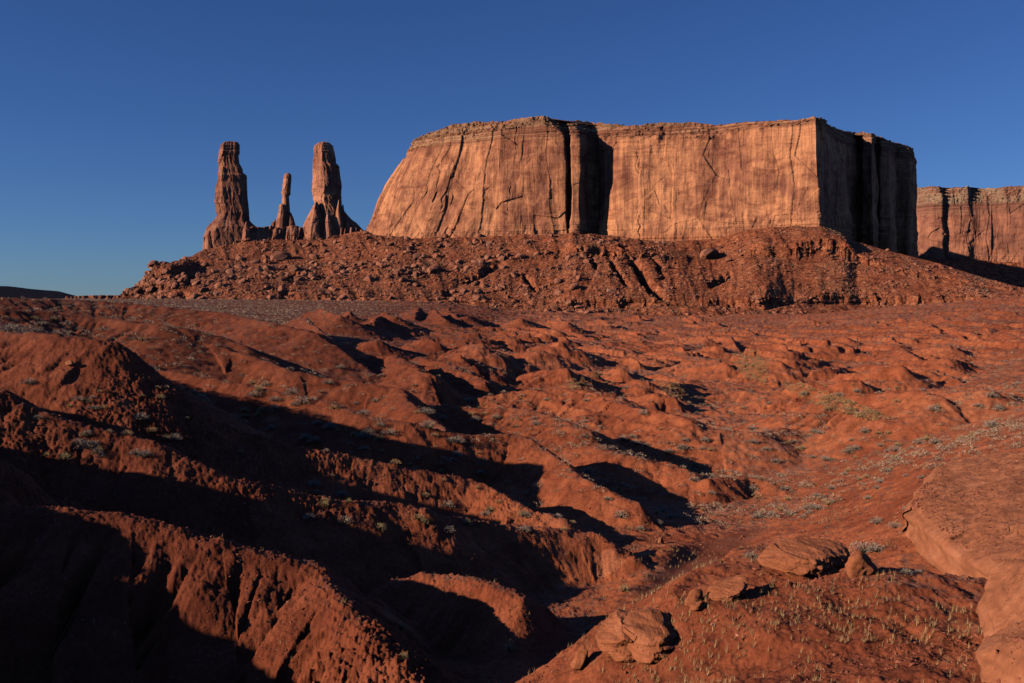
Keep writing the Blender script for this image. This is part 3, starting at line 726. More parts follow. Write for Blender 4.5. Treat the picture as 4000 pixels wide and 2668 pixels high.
# far buttes on the horizon at the left
def butte(px, top, D, seed, label, zb=-60, depth=500, turn=0.0):
    """top: silhouette list (px, py) left to right"""
    a = np.array(top, float); xs = np.linspace(a[0, 0], a[-1, 0], 220)
    yt = np.interp(xs, a[:, 0], a[:, 1])
    T = P(xs, yt, D + (xs - xs[0]) * turn); n = len(xs)
    rows = []
    h = T[:, 2] - zb
    T[:, 2] += 2.0 * fbm(xs / 8, xs * 0, 3, seed) * smooth(0, 8, h)
    prof = [(-170, 0), (-120, .25), (-90, .42), (-80, .46), (-76, .7), (-60, .74), (-56, 1.0), (0, 1.0), (depth, 1.0), (depth + 100, 0)]
    G = np.empty((len(prof), n, 3))
    for k, (dy, fz) in enumerate(prof):
        G[k] = T; G[k, :, 1] += dy + 40 + 25 * fbm(xs / 14, xs * 0 + k * .2, 3, seed + 3)
        G[k, :, 2] = zb + h * fz
    o = mesh_from('butte', G.reshape(-1, 3), grid_faces(n, len(prof)), M_far); tag(o, label, 'butte')
butte(0, [(-400,1110),(-100,1115),(0,1126),(60,1131),(130,1136),(190,1150),(222,1160),(232,1170)], 5200, 900, 'low dark bluish butte on the horizon, sloping down to its right end', turn=9.0)
butte(0, [(252,1172),(258,1158),(264,1157),(268,1163),(285,1158),(320,1155),(400,1153),(470,1154),(520,1156),(560,1160),(700,1165)], 7800, 910, 'long low reddish butte on the horizon beside the rubble hill')

# ------------------------------------------------------------------ rubble slope under the mesa
TS = [
 [(485,1184,1395),(488,1182,1400),(491,1180,1405),(494,1178,1410),(497,1176,1415),(500,1174,1430)],
 [(530,1190,1320),(516,1172,1352),(513,1136,1354),(525,1132,1385),(535,1130,1392),(545,1128,1425)],
 [(590,1191,1280),(562,1150,1338),(558,1122,1342),(572,1118,1375),(577,1085,1378),(585,1080,1415)],
 [(640,1191,1255),(600,1145,1325),(592,1108,1330),(590,1100,1358),(594,1046,1370),(604,1041,1450)],
 [(720,1191,1230),(690,1135,1290),(688,1112,1298),(684,1090,1345),(690,1037,1370),(700,1031,1520)],
 [(800,1190,1210),(800,1140,1260),(800,1120,1280),(800,1062,1400),(800,1035,1440),(800,972,1615)],
 [(1000,1186,1190),(1000,1135,1250),(1000,1110,1275),(1000,1040,1430),(1000,1010,1480),(1000,926,1645)],
 [(1250,1184,1180),(1250,1130,1250),(1250,1100,1280),(1250,1030,1430),(1250,1000,1480),(1250,928,1645)],
 [(1400,1180,1180),(1400,1125,1255),(1400,1095,1285),(1400,1020,1400),(1405,990,1440),(1425,903,1590)],
 [(1600,1172,1190),(1600,1120,1260),(1600,1090,1290),(1600,1020,1370),(1600,995,1395),(1600,925,1535)],
 [(1850,1190,1180),(1850,1145,1225),(1850,1115,1260),(1850,1020,1350),(1850,995,1375),(1850,920,1505)],
 [(2000,1225,1155),(2010,1190,1190),(2010,1178,1196),(2040,1020,1335),(2050,1000,1350),(2050,905,1482)],
 [(2200,1235,1130),(2210,1200,1168),(2210,1171,1170),(2240,1000,1322),(2250,958,1327),(2250,903,1480)],
 [(2430,1240,1110),(2430,1205,1150),(2430,1169,1152),(2430,1005,1302),(2430,968,1308),(2430,926,1462)],
 [(2600,1240,1100),(2600,1197,1145),(2600,1170,1147),(2600,1015,1292),(2600,1003,1298),(2600,937,1440)],
 [(2800,1245,1090),(2800,1197,1140),(2800,1168,1142),(2800,1010,1305),(2800,998,1312),(2800,920,1415)],
 [(2890,1245,1090),(2890,1205,1130),(2890,1164,1132),(2890,1000,1285),(2890,978,1292),(2890,896,1402)],
 [(2990,1240,1090),(2990,1212,1122),(2990,1162,1124),(2985,1005,1268),(2985,962,1274),(2985,880,1378)],
 [(3100,1240,1100),(3100,1182,1150),(3100,1166,1155),(3095,1005,1262),(3095,955,1268),(3100,872,1358)],
 [(3200,1237,1108),(3205,1190,1150),(3205,1153,1152),(3215,1000,1258),(3215,930,1268),(3205,872,1345)],
 [(3300,1234,1115),(3300,1190,1155),(3300,1154,1157),(3308,1005,1250),(3306,950,1258),(3262,897,1345)],
 [(3350,1232,1120),(3350,1190,1160),(3350,1156,1162),(3345,1020,1250),(3340,990,1258),(3300,930,1335)],
 [(3520,1218,1120),(3510,1192,1140),(3510,1158,1142),(3480,1055,1210),(3470,1035,1222),(3445,975,1290)],
 [(3700,1208,1100),(3700,1182,1115),(3690,1160,1125),(3672,1100,1170),(3660,1080,1185),(3640,1022,1240)],
 [(3900,1200,1080),(3900,1180,1090),(3890,1160,1100),(3870,1140,1125),(3860,1125,1145),(3830,1082,1190)],
 [(4060,1195,1060),(4055,1185,1068),(4050,1175,1078),(4040,1165,1095),(4030,1150,1110),(3980,1122,1150)],
 [(4300,1195,1050),(4300,1190,1055),(4300,1185,1060),(4300,1180,1068),(4300,1178,1075),(4280,1170,1100)],
]
T_ = np.array([[P(*q) for q in st] for st in TS])
T_ = np.concatenate([T_[:, :1] + (T_[:, :1] - T_[:, 1:2]) * 0.8 - [0, 0, 8], T_], 1)      # tuck the toe under the ground
back = T_[:, -1:].copy(); back[:, 0, 1] += 240; cen = T_[:, 6, 0]
back[:, 0, 2] -= np.where((cen > -210) & (cen < 395), 10, 130); back[:, 0, 2] = np.maximum(back[:, 0, 2], -30)
T_ = np.concatenate([T_, back], 1)
nT = 1900
TT, sT = resample(T_, nT)
vv = np.concatenate([np.linspace(0, 1, 12)[:-1], 1 + np.linspace(0, 1, 50)[:-1], 2 + np.linspace(0, 1, 24)[:-1], 3 + np.linspace(0, 1, 180)[:-1],
                     4 + np.linspace(0, 1, 30)[:-1], 5 + np.linspace(0, 1, 110)[:-1], 6 + np.linspace(0, 1, 40)])
i = np.clip(vv.astype(int), 0, 6); f = vv - i
G = (TT[:, i] * (1 - f)[None, :, None] + TT[:, i + 1] * f[None, :, None]).transpose(1, 0, 2)   # [v][u]
ssT = np.broadcast_to(sT, G.shape[:2]); vT = np.broadcast_to(vv[:, None], G.shape[:2])
gx, gy, gz = G[..., 0], G[..., 1], G[..., 2]
inner = smooth(.2, 1.2, vT) * (1 - smooth(6.0, 6.3, vT) * .6)
nT2 = plan_normals(TT[:, 3, :2])
PXT = CX + F * gx / (gy * cp - gz * sp)
# scarp faces step out in columns; slopes get gullies and hummocks
f1, e1, r1 = cells(ssT / 9, gz / 30, 600); f2, e2, r2 = cells(ssT / 3.5, gz / 9, 601)
s1 = smooth(1.7, 2.0, vT) * (1 - smooth(3.0, 3.15, vT)); s2 = smooth(3.8, 4.0, vT) * (1 - smooth(5.0, 5.12, vT))
col_ = (s1 + s2) * (5 * (r1 - .5) + 1.5 * (r2 - .5) + 5 * fbm(ssT / 45, 0 * ssT, 3, 602) + 1.0 * (_r2(np.floor(gz / 1.6), 0 * gz, 603) - .5))
spur = (14 - 8 * smooth(2900, 3100, PXT)) * fbm(ssT / 75, vT * .15, 2, 604) * smooth(.8, 2.5, vT) * (1 - smooth(5.2, 5.9, vT))
G[..., 0] += nT2[None, :, 0] * (col_ + spur); G[..., 1] += nT2[None, :, 1] * (col_ + spur)
gul = ridged(ssT / 30 + .3 * vT, vT * .35, 3, 605)
slope = (1 - .8 * (s1 + s2).clip(0, 1)) * inner * (1 - smooth(5.6, 6.0, vT) * .7)
right_ = smooth(1450, 1700, ssT) * 0
G[..., 2] += slope * (1 - .5 * smooth(2900, 3200, PXT)) * (1.9 * gul + 1.4 * fbm(ssT / 22, vT * 2.2, 3, 606) + 1.3 * np.abs(fbm(gx / 7, gy / 7 + gz / 9, 3, 607)))
# explicit ravines: (px, py) paths across the slope
def ravine(path, wd, dp):
    pts = np.array(path, float)
    # pixel coordinates of grid
    yy = G[..., 1] * cp - G[..., 2] * sp; px = CX + F * G[..., 0] / yy; py = CY - F * (G[..., 2] * cp + G[..., 1] * sp) / yy
    best = np.full(px.shape, 1e9)
    for a, c in zip(pts[:-1], pts[1:]):
        d = c - a; t = np.clip(((px - a[0]) * d[0] + (py - a[1]) * d[1]) / (d @ d), 0, 1)
        best = np.minimum(best, np.hypot(px - a[0] - d[0] * t + 6 * perlin(px / 20, py / 20, 5), py - a[1] - d[1] * t))
    w = np.exp(-(best / wd) ** 2) * slope
    G[..., 2] -= dp * w; G[..., 1] += dp * .8 * w
for path, wd, dp in [([(2440,975),(2490,1040),(2530,1110),(2590,1165)],13,17),([(2370,985),(2410,1060),(2450,1110)],8,8),([(2300,990),(2330,1040)],8,8),
                     ([(1960,1020),(1860,1080),(1800,1110),(1740,1150)],12,9),([(2850,1075),(2780,1110)],10,8),([(2050,1080),(2090,1130)],8,6),
                     ([(770,1030),(740,1110),(700,1170)],16,9),([(1150,1080),(1110,1150)],14,7),([(2560,1010),(2590,1080)],8,7)]:
    ravine(path, wd, dp)
tal = mesh_from('hill', G.reshape(-1, 3), grid_faces(nT, len(vv)), M_talus); tag(tal, kind='structure')
tal.name = 'rubble_hill'

# ------------------------------------------------------------------ rocks
def ico(n):
    import bmesh
    bm = bmesh.new(); bmesh.ops.create_icosphere(bm, subdivisions=n, radius=1.0)
    V = np.array([v.co[:] for v in bm.verts]); Fc = np.array([[v.index for v in f.verts] for f in bm.faces]); bm.free(); return V, Fc
def rock_shape(n, seed, squash=(1, 1, .8), planes=11, rough=.05):
    V, Fc = ico(n); r = np.random.RandomState(seed)
    nn = r.normal(size=(planes, 3)); nn /= np.linalg.norm(nn, axis=1, keepdims=True)
    h = r.uniform(.62, 1.0, planes)
    dn = V @ nn.T
    R = np.min(np.where(dn > .05, h / np.maximum(dn, .05), 9), 1).clip(.4, 1.35)
    R = R * (1 + rough * fbm(V[:, 0] * 3 + seed, V[:, 1] * 3 + V[:, 2] * 2, 3, seed))
    return V * R[:, None] * np.array(squash), Fc
def merge(V, Fc, pos_, scl, rng, tilt=.5):
    """many turned and scaled copies of one shape as arrays; V may be a list of shapes with equal faces"""
    m = len(pos_); A_ = rng.uniform(0, 6.283, m); B_ = rng.uniform(-tilt, tilt, m); C_ = rng.uniform(-tilt, tilt, m)
    ca, sa, cb, sb, cc, sc_ = np.cos(A_), np.sin(A_), np.cos(B_), np.sin(B_), np.cos(C_), np.sin(C_)
    Rz = np.zeros((m, 3, 3)); Rz[:, 0, 0] = ca; Rz[:, 0, 1] = -sa; Rz[:, 1, 0] = sa; Rz[:, 1, 1] = ca; Rz[:, 2, 2] = 1
    Rx = np.zeros((m, 3, 3)); Rx[:, 0, 0] = 1; Rx[:, 1, 1] = cb; Rx[:, 1, 2] = -sb; Rx[:, 2, 1] = sb; Rx[:, 2, 2] = cb
    Ry = np.zeros((m, 3, 3)); Ry[:, 1, 1] = 1; Ry[:, 0, 0] = cc; Ry[:, 0, 2] = sc_; Ry[:, 2, 0] = -sc_; Ry[:, 2, 2] = cc
    R = Rz @ Rx @ Ry
    out = np.einsum('mij,nj->mni', R, V) * np.asarray(scl).reshape(m, 1, -1) + np.asarray(pos_)[:, None]
    Fo = (Fc[None] + (np.arange(m) * len(V))[:, None, None]).reshape(-1, Fc.shape[1])
    return out.reshape(-1, 3), Fo
def merged_object(name, mat, batches, smoothf=False):
    Vs, Fs, o = [], [], 0
    for v, f in batches:
        Vs.append(v); Fs.append(f + o); o += len(v)
    return mesh_from(name, np.concatenate(Vs), np.concatenate(Fs), mat, smoothf=smoothf)
rng = np.random.RandomState(7)
vmax = np.searchsorted(vv, 5.9)
def talus_points(m, rng, v0=.9, v1=5.9, keep=None):
    iv = rng.uniform(np.searchsorted(vv, v0), np.searchsorted(vv, v1), m).astype(int); iu = rng.randint(5, nT - 80, m)
    p = G[iv, iu]
    return p
# where the rubble lies thick: left part and patches
def thick(p):
    a = perlin(p[:, 0] / 55, p[:, 1] / 55 + p[:, 2] / 30, 650)
    left = 1 - smooth(-250, 250, p[:, 0])
    return smooth(-.35, .35, a + .45 * left)
cand = talus_points(130000, rng); kp = rng.uniform(size=len(cand)) < thick(cand) ** 1.3
cand = cand[kp]
mx = 9000; tph = rng.uniform(rad(-18), rad(27), mx); ty = rng.uniform(1020, 1190, mx); tx = ty * np.tan(tph)
tz = ground_z(tx, ty); keep = rng.uniform(size=mx) < .12 + .6 * smooth(1060, 1180, ty); extra_rocks = np.stack([tx, ty, tz], -1)[keep]
cand = np.concatenate([cand, extra_rocks])
size = .34 * rng.pareto(2.0, len(cand)) + .36
size = np.minimum(size, 5.0) * (1 - .35 * smooth(100, 300, cand[:, 0]))
order = np.argsort(-size); cand = cand[order]; size = size[order]
protos = [rock_shape(2, 20 + k, (1.1, .85, .75), 7, .03) for k in range(8)]
def ico0(k):
    r = np.random.RandomState(k); a = (1 + 5 ** .5) / 2
    v = np.array([[-1,a,0],[1,a,0],[-1,-a,0],[1,-a,0],[0,-1,a],[0,1,a],[0,-1,-a],[0,1,-a],[a,0,-1],[a,0,1],[-a,0,-1],[-a,0,1]], float) / 1.9
    f = np.array([[0,11,5],[0,5,1],[0,1,7],[0,7,10],[0,10,11],[1,5,9],[5,11,4],[11,10,2],[10,7,6],[7,1,8],[3,9,4],[3,4,2],[3,2,6],[3,6,8],[3,8,9],[4,9,5],[2,4,11],[6,2,10],[8,6,7],[9,8,1]])
    return v * r.uniform(.65, 1.25, (12, 1)) * [1.15, .85, .7], f
small = [ico0(40 + k) for k in range(6)]
nbig = 250
bat = []
rest = np.arange(nbig, min(len(cand), 60000))
for k in range(6):
    s_ = rest[k::6]
    sc3 = size[s_][:, None] * rng.uniform(.7, 1.3, (len(s_), 3))
    bat.append(merge(*small[k], cand[s_] + [0, 0, .1], sc3, rng))
rub = merged_object('rubble', M_rubble, bat); tag(rub, kind='stuff')
def instance(proto, loc, rot, scl, label, cat, group):
    c = proto.copy(); COL.objects.link(c); c.location = [float(q) for q in loc]; c.rotation_euler = [float(q) for q in rot]; c.scale = [float(q) for q in scl]
    tag(c, label, cat, group); return c
BP = []
for k, (v, f) in enumerate(protos):
    me = mesh_from('boulder', v, f, M_boulder, smoothf=False); BP.append(me)
used = [False] * 8
def put_boulder(k, loc, rot, scl, label, group):
    if not used[k]:
        used[k] = True; o = BP[k]; o.location = [float(q) for q in loc]; o.rotation_euler = rot; o.scale = scl; tag(o, label, 'boulder', group); return o
    return instance(BP[k], loc, rot, scl, label, 'boulder', group)
def talus_hit(px, py):
    yy = G[..., 1] * cp - G[..., 2] * sp; qx = CX + F * G[..., 0] / yy; qy = CY - F * (G[..., 2] * cp + G[..., 1] * sp) / yy
    d = (qx - px) ** 2 + (qy - py) ** 2; d[vT > 6.02] = 1e9
    k = np.unravel_index(np.argmin(d), d.shape); return G[k]
for px, py, wpx, lab in [(2765,1008,75,'largest tan boulder lying alone on the slope below the middle of the long wall'),
                         (2845,1022,26,'egg-shaped tan boulder just beside the largest one under the long wall'),
                         (1160,1062,46,'upright wedge-shaped boulder on the dark rubble under the rightmost spire'),
                         (1090,1015,62,'broad rounded block amid the rubble under the thin spire'),
                         (1225,1010,34,'small pointed boulder standing upright on the rubble beside the wedge-shaped one'),
                         (2240,1130,40,'pointed rock slab standing among boulders under the shaded alcove'),
                         (2245,998,14,'pale cream boulder at the top of the gullied slope'),
                         (1690,1060,44,'smooth tan boulder in the rubble left of the ravine'),
                         (2180,1105,36,'squarish boulder beside the pointed slab under the shaded alcove'),
                         (2035,1010,40,'blocky tan boulder high on the slope below the left half of the mesa wall'),
                         (3475,952,16,'lone rock standing on the crest of the slope against the shadow'),
                         (3668,1158,16,'pale round boulder low on the slope at the far end of the scarp')]:
    p = talus_hit(px, py); s_ = wpx * .5 * p[1] / F
    put_boulder(rng.randint(8), p + [0, 0, s_ * .35], (rng.uniform(-.3, .3), rng.uniform(-.3, .3), rng.uniform(0, 6)), (s_ * 1.1, s_, s_ * .95), lab, None)
LAB = {0: 'angular red boulder among the dense dark rubble below the three spires', 1: 'angular boulder in the rubble below the left half of the mesa wall',
       2: 'angular boulder on the gullied slope below the shaded alcove', 3: 'angular boulder on the orange slope below the right half of the wall', 4: 'angular boulder on the spur running down in front of the shadowed side'}
for k in range(nbig):
    p = cand[k]; s_ = size[k]; yy = p[1] * cp - p[2] * sp; px = CX + F * p[0] / yy
    z_ = 0 if px < 1400 else 1 if px < 2100 else 2 if px < 2650 else 3 if px < 3250 else 4
    put_boulder(k % 8, p + [0, 0, s_ * .25], (rng.uniform(-.5, .5), rng.uniform(-.5, .5), rng.uniform(0, 6)),
                tuple(float(s_ * q) for q in rng.uniform(.75, 1.25, 3)), LAB[z_], 'boulders: ' + LAB[z_][8:])

# ------------------------------------------------------------------ the three spires
DS = 195
def zs(x, y): return 700 + .3405 * x, 500 + .3405 * y
def spire(name, left, right, D, dep, seed, label, n=260, nz=300, extra=(), group='three tall sandstone spires', base_extra=0, amp=1.0):
    L = np.array([zs(*q) for q in left]); R = np.array([zs(*q) for q in right])
    y0 = max(min(L[:, 1]), min(R[:, 1])); y1 = min(max(L[:, 1]), max(R[:, 1]))
    ys = np.linspace(y0, y1, nz)[::-1]
    lx = np.interp(ys, L[:, 1], L[:, 0]); rx = np.interp(ys, R[:, 1], R[:, 0])
    wl = P(lx, ys, np.full(nz, D)); wr = P(rx, ys, np.full(nz, D))
    c = (wl[:, 0] + wr[:, 0]) / 2; hw = (wr[:, 0] - wl[:, 0]) / 2; z = wl[:, 2]
    th = np.linspace(0, 2 * math.pi, n, endpoint=False)
    r_ = np.random.RandomState(seed)
    # polygonal cross-section
    na = 7; an = np.array([.3, 1.2, 2.2, 3.1, 4.0, 4.9, 5.7]) + r_.uniform(-.12, .12, na)
    ct = np.cos(th[None, :] - an[:, None]); hh = r_.uniform(.86, 1.0, na); hh[5 if seed in (41,) else 4] = .72; hh = hh[:, None]
    rad_ = np.min(np.where(ct > .1, hh / np.maximum(ct, .1), 9), 0)
    cx_, cy_ = np.cos(th) * rad_, np.sin(th) * rad_
    cx_ = (cx_ - (cx_.max() + cx_.min()) / 2); cx_ /= cx_.max(); cy_ /= np.abs(cy_).max()
    dp = hw * dep + 2.0
    TH, ZZ = np.meshgrid(th, z)
    s = TH / 6.283 * 2 * math.pi * hw.mean()
    sx = np.cos(TH) * hw.mean(); sy = np.sin(TH) * hw.mean()
    _, e1, r1 = cells(s / 12 + 2, ZZ / 26 + s / 60, seed + 1); _, e2, r2 = cells(s / 5 + 2, ZZ / 11, seed + 2)
    # wrap blend
    w = smooth(0, .6, np.minimum(TH, 6.283 - TH))
    d = amp * (w * (2.6 * (r1 - .5) + .9 * (r2 - .5)) + 1.3 * fbm(sx / 9 + ZZ / 60, sy / 9 + ZZ / 40, 3, seed + 3) + .3 * fbm(sx / 2.5 + ZZ / 6, sy / 2.5 + ZZ / 9, 3, seed + 4))
    lowf = np.clip((ZZ - z.min()) / (z.max() - z.min()), 0, 1)
    d += amp * (1 - smooth(0, .12, lowf)) * 1.2 * ridged(s / 4, ZZ / 60, 2, seed + 5)
    d += amp * smooth(.86, .93, lowf) * 1.0 * (_r2(np.floor(ZZ / 2.4), 0 * ZZ, seed) - .3)
    d *= np.clip((hw[:, None] / 12) ** 1.3, .12, 1)
    xx = c[:, None] + (hw[:, None] + d * .6) * cx_[None]; yy = D + (dp[:, None] + d) * cy_[None]
    xx += d * np.cos(TH) * .25
    Vx = np.stack([xx, yy, ZZ], -1)
    # closing dome
    tops = []
    for k, fct in enumerate((.85, .6, .3, .02)):
        t = Vx[-1].copy(); m_ = t[:, :2].mean(0); t[:, :2] = m_ + (t[:, :2] - m_) * fct; t[:, 2] += (1 - fct) * 2.4 + .6 * perlin(t[:, 0] / 3, t[:, 1] / 3, seed + 9)
        tops.append(t[None])
    Vx = np.concatenate([Vx] + tops)
    return Vx, grid_faces(n, len(Vx), wrap=True)
def make_spire(label, body, fins, seed, mat):
    (Lp, Rp, D, dep) = body
    Vx, Fx = spire('s', Lp, Rp, D + DS, dep, seed, '')
    b0 = Vx[0].mean(0)
    root = empty('rock_spire', tuple(float(q) for q in b0)); tag(root, label, 'rock spire', 'the three standing sandstone spires')
    mesh_from('shaft', Vx.reshape(-1, 3) - b0, Fx, mat, root)
    for k, (l, r, d_, dd) in enumerate(fins):
        v, f = spire('f', l, r, d_ + DS, dd, seed + 31 * (k + 1), '', n=110, nz=150, amp=.7)
        mesh_from('buttress', v.reshape(-1, 3) - b0, f, mat, root)
A_L = [(520,165),(482,200),(470,300),(458,400),(470,410),(450,520),(440,600),(425,760),(415,840),(413,860),(435,880),(445,960),(438,1020),(400,1070),(370,1100),(330,1160),(292,1240),(290,1420),(290,1500)]
A_R = [(670,165),(690,200),(692,290),(680,310),(692,400),(728,470),(735,520),(748,530),(775,545),(775,590),(765,620),(778,700),(785,800),(800,920),(806,1000),(812,1060),(850,1100),(905,1140),(925,1300),(940,1500)]
B_L = [(1215,528),(1205,545),(1195,620),(1180,700),(1168,745),(1178,770),(1178,860),(1170,872),(1165,900),(1160,1000),(1150,1150),(1140,1350)]
B_R = [(1280,528),(1290,545),(1288,600),(1280,690),(1275,765),(1260,780),(1265,860),(1272,935),(1275,1000),(1285,1080),(1300,1350)]
C_L = [(1600,170),(1558,200),(1550,250),(1552,300),(1542,360),(1540,480),(1536,600),(1540,700),(1533,830),(1548,880),(1560,1000),(1550,1150),(1540,1350)]
C_R = [(1720,170),(1758,200),(1775,260),(1795,340),(1800,400),(1838,440),(1850,560),(1868,650),(1862,800),(1862,880),(1890,960),(1920,1100),(1930,1350)]
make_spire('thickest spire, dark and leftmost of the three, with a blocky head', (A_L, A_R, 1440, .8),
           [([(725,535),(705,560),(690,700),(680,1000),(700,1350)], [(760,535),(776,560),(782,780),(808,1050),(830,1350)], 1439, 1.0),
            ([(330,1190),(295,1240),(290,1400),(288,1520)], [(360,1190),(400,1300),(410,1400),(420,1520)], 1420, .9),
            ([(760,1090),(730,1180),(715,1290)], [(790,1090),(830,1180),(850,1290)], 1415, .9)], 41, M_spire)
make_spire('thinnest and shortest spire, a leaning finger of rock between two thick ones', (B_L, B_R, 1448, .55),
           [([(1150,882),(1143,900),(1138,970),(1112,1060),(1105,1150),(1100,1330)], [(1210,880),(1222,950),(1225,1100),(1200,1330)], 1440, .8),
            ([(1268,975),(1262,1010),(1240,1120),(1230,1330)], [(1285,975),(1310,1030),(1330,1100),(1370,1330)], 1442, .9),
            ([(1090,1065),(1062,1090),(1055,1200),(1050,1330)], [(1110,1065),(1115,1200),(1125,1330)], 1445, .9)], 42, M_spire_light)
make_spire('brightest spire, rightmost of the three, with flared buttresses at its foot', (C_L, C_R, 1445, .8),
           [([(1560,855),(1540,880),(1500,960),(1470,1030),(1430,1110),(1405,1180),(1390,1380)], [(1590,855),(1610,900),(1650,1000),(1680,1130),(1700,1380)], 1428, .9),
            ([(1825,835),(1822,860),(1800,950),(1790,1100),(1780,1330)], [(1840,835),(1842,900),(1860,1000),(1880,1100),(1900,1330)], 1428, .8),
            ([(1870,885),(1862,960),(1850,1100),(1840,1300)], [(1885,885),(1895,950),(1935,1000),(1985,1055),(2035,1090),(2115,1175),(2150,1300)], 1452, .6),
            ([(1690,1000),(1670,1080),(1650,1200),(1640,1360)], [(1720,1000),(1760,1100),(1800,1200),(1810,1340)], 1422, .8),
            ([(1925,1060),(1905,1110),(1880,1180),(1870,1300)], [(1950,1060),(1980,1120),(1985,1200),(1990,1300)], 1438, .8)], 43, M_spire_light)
# the low wall of rock joining their feet
tp = np.array([zs(*q) for q in [(290,1255),(400,1200),(600,1200),(850,1130),(935,1142),(945,1170),(960,1140),(1050,1122),(1100,1150),(1330,1120),(1400,1145),(1500,1120),(1700,1100),(1900,1150),(2000,1140),(2115,1180),(2160,1200)]])
bt = np.array([zs(*q) for q in [(290,1420),(600,1330),(940,1290),(1400,1330),(1700,1330),(1900,1290),(2000,1270),(2160,1230)]])
xs = np.linspace(tp[0, 0], tp[-1, 0], 700); Tt = P(xs, np.interp(xs, tp[:, 0], tp[:, 1]), np.full_like(xs, 1428 + DS)); Bt = P(xs, np.interp(xs, bt[:, 0], bt[:, 1]), np.full_like(xs, 1410 + DS)); Bt[:, 2] -= 14
v = np.linspace(0, 1, 60)[:, None, None]
Fr = Bt + (Tt - Bt) * v
s = np.broadcast_to(Fr[..., 0], Fr.shape[:2]); z = Fr[..., 2]
Fr[..., 1] -= 4 * (cells(s / 11, z / 24, 981)[2] - .5) + 2.0 * (cells(s / 4, z / 10, 982)[2] - .5) + 3 * ridged(s / 10, z / 60, 2, 983) + 6 * fbm(s / 40, 0 * s, 2, 984)
bk = [Fr]
for dy, dz in ((6, .8), (14, 0), (20, -10), (24, -60)):
    r_ = Fr[-1].copy(); r_[:, 1] += dy; r_[:, 2] += dz; bk.append(r_[None])
Fr = np.concatenate(bk)
o = mesh_from('rock_wall', Fr.reshape(-1, 3), grid_faces(700, len(Fr)), M_spire); tag(o, 'low fluted wall of dark red rock joining the feet of the three spires', 'rock wall')

#PART3
# ------------------------------------------------------------------ near sandstone
def put_rock(name, px, py, D, shape, scl, rot, label, cat='rock', mat=None, dz=0.0, group=None, n=4):
    q = hit(px, py) if D is None else P(px, py, D); dz = dz * q[1] / F
    seed, planes, rough = shape
    v, f = rock_shape(n, seed, (1, 1, 1), planes, rough)
    # weathering beds
    v = v * (1 + .035 * np.round(3 * np.sin(v[:, 2:3] * 9 + 1.5 * v[:, 0:1])) / 3 * np.array([1, 1, 0]))
    v = v * np.array(scl) * q[1] / F
    cx_, sx_ = math.cos(rot[0]), math.sin(rot[0]); cy_, sy_ = math.cos(rot[1]), math.sin(rot[1]); cz_, sz_ = math.cos(rot[2]), math.sin(rot[2])
    Rx = np.array([[1, 0, 0], [0, cx_, -sx_], [0, sx_, cx_]]); Ry = np.array([[cy_, 0, sy_], [0, 1, 0], [-sy_, 0, cy_]]); Rz = np.array([[cz_, -sz_, 0], [sz_, cz_, 0], [0, 0, 1]])
    v = v @ (Rz @ Ry @ Rx).T
    v += .02 * fbm(v[:, 0] * 3, v[:, 1] * 3 + v[:, 2] * 4, 4, seed)[:, None] * v / np.maximum(np.linalg.norm(v, axis=1, keepdims=True), .01)
    o = mesh_from(name, v, f, mat or M_near); o.location = [float(q[0]), float(q[1]), float(q[2] + dz)]
    tag(o, label, cat, group); return o
put_rock('standing_rock', 2264, 2618, None, (303, 12, .05), (24, 36, 68), (.0, .35, .2), 'narrow upright fin of rock standing in the wash', 'rock', M_near, 40)
put_rock('rock', 2712, 2362, None, (305, 11, .05), (30, 28, 38), (0, .5, .2), 'split upright rock between the wash and the leaning slab', 'rock', M_near, 18)
put_rock('rock', 2732, 2372, None, (306, 12, .04), (32, 28, 20), (0, 0, .9), 'low rounded rock lying against the split upright one', 'rock', M_near, 4)
put_rock('rock', 2578, 2122, None, (307, 9, .03), (9, 8, 13), (0, .1, 0), 'small egg-shaped stone standing alone on the flat bank', 'rock', M_pale, 7)
put_rock('rock', 271, 1428, None, (308, 9, .03), (14, 12, 11), (0, .1, 0), 'pale cream stone lying on the red hill near its top', 'rock', M_pale, 7)
put_rock('boulder', 3372, 2240, None, (310, 12, .10), (50, 48, 54), (.2, .2, .4), 'broken craggy boulder at the dark end of the long outcrop', 'boulder', M_near, 26)
put_rock('rock', 3115, 2250, None, (311, 10, .05), (60, 40, 14), (0, .1, .3), 'flat rock low in front of the long outcrop', 'rock', M_near, 0)

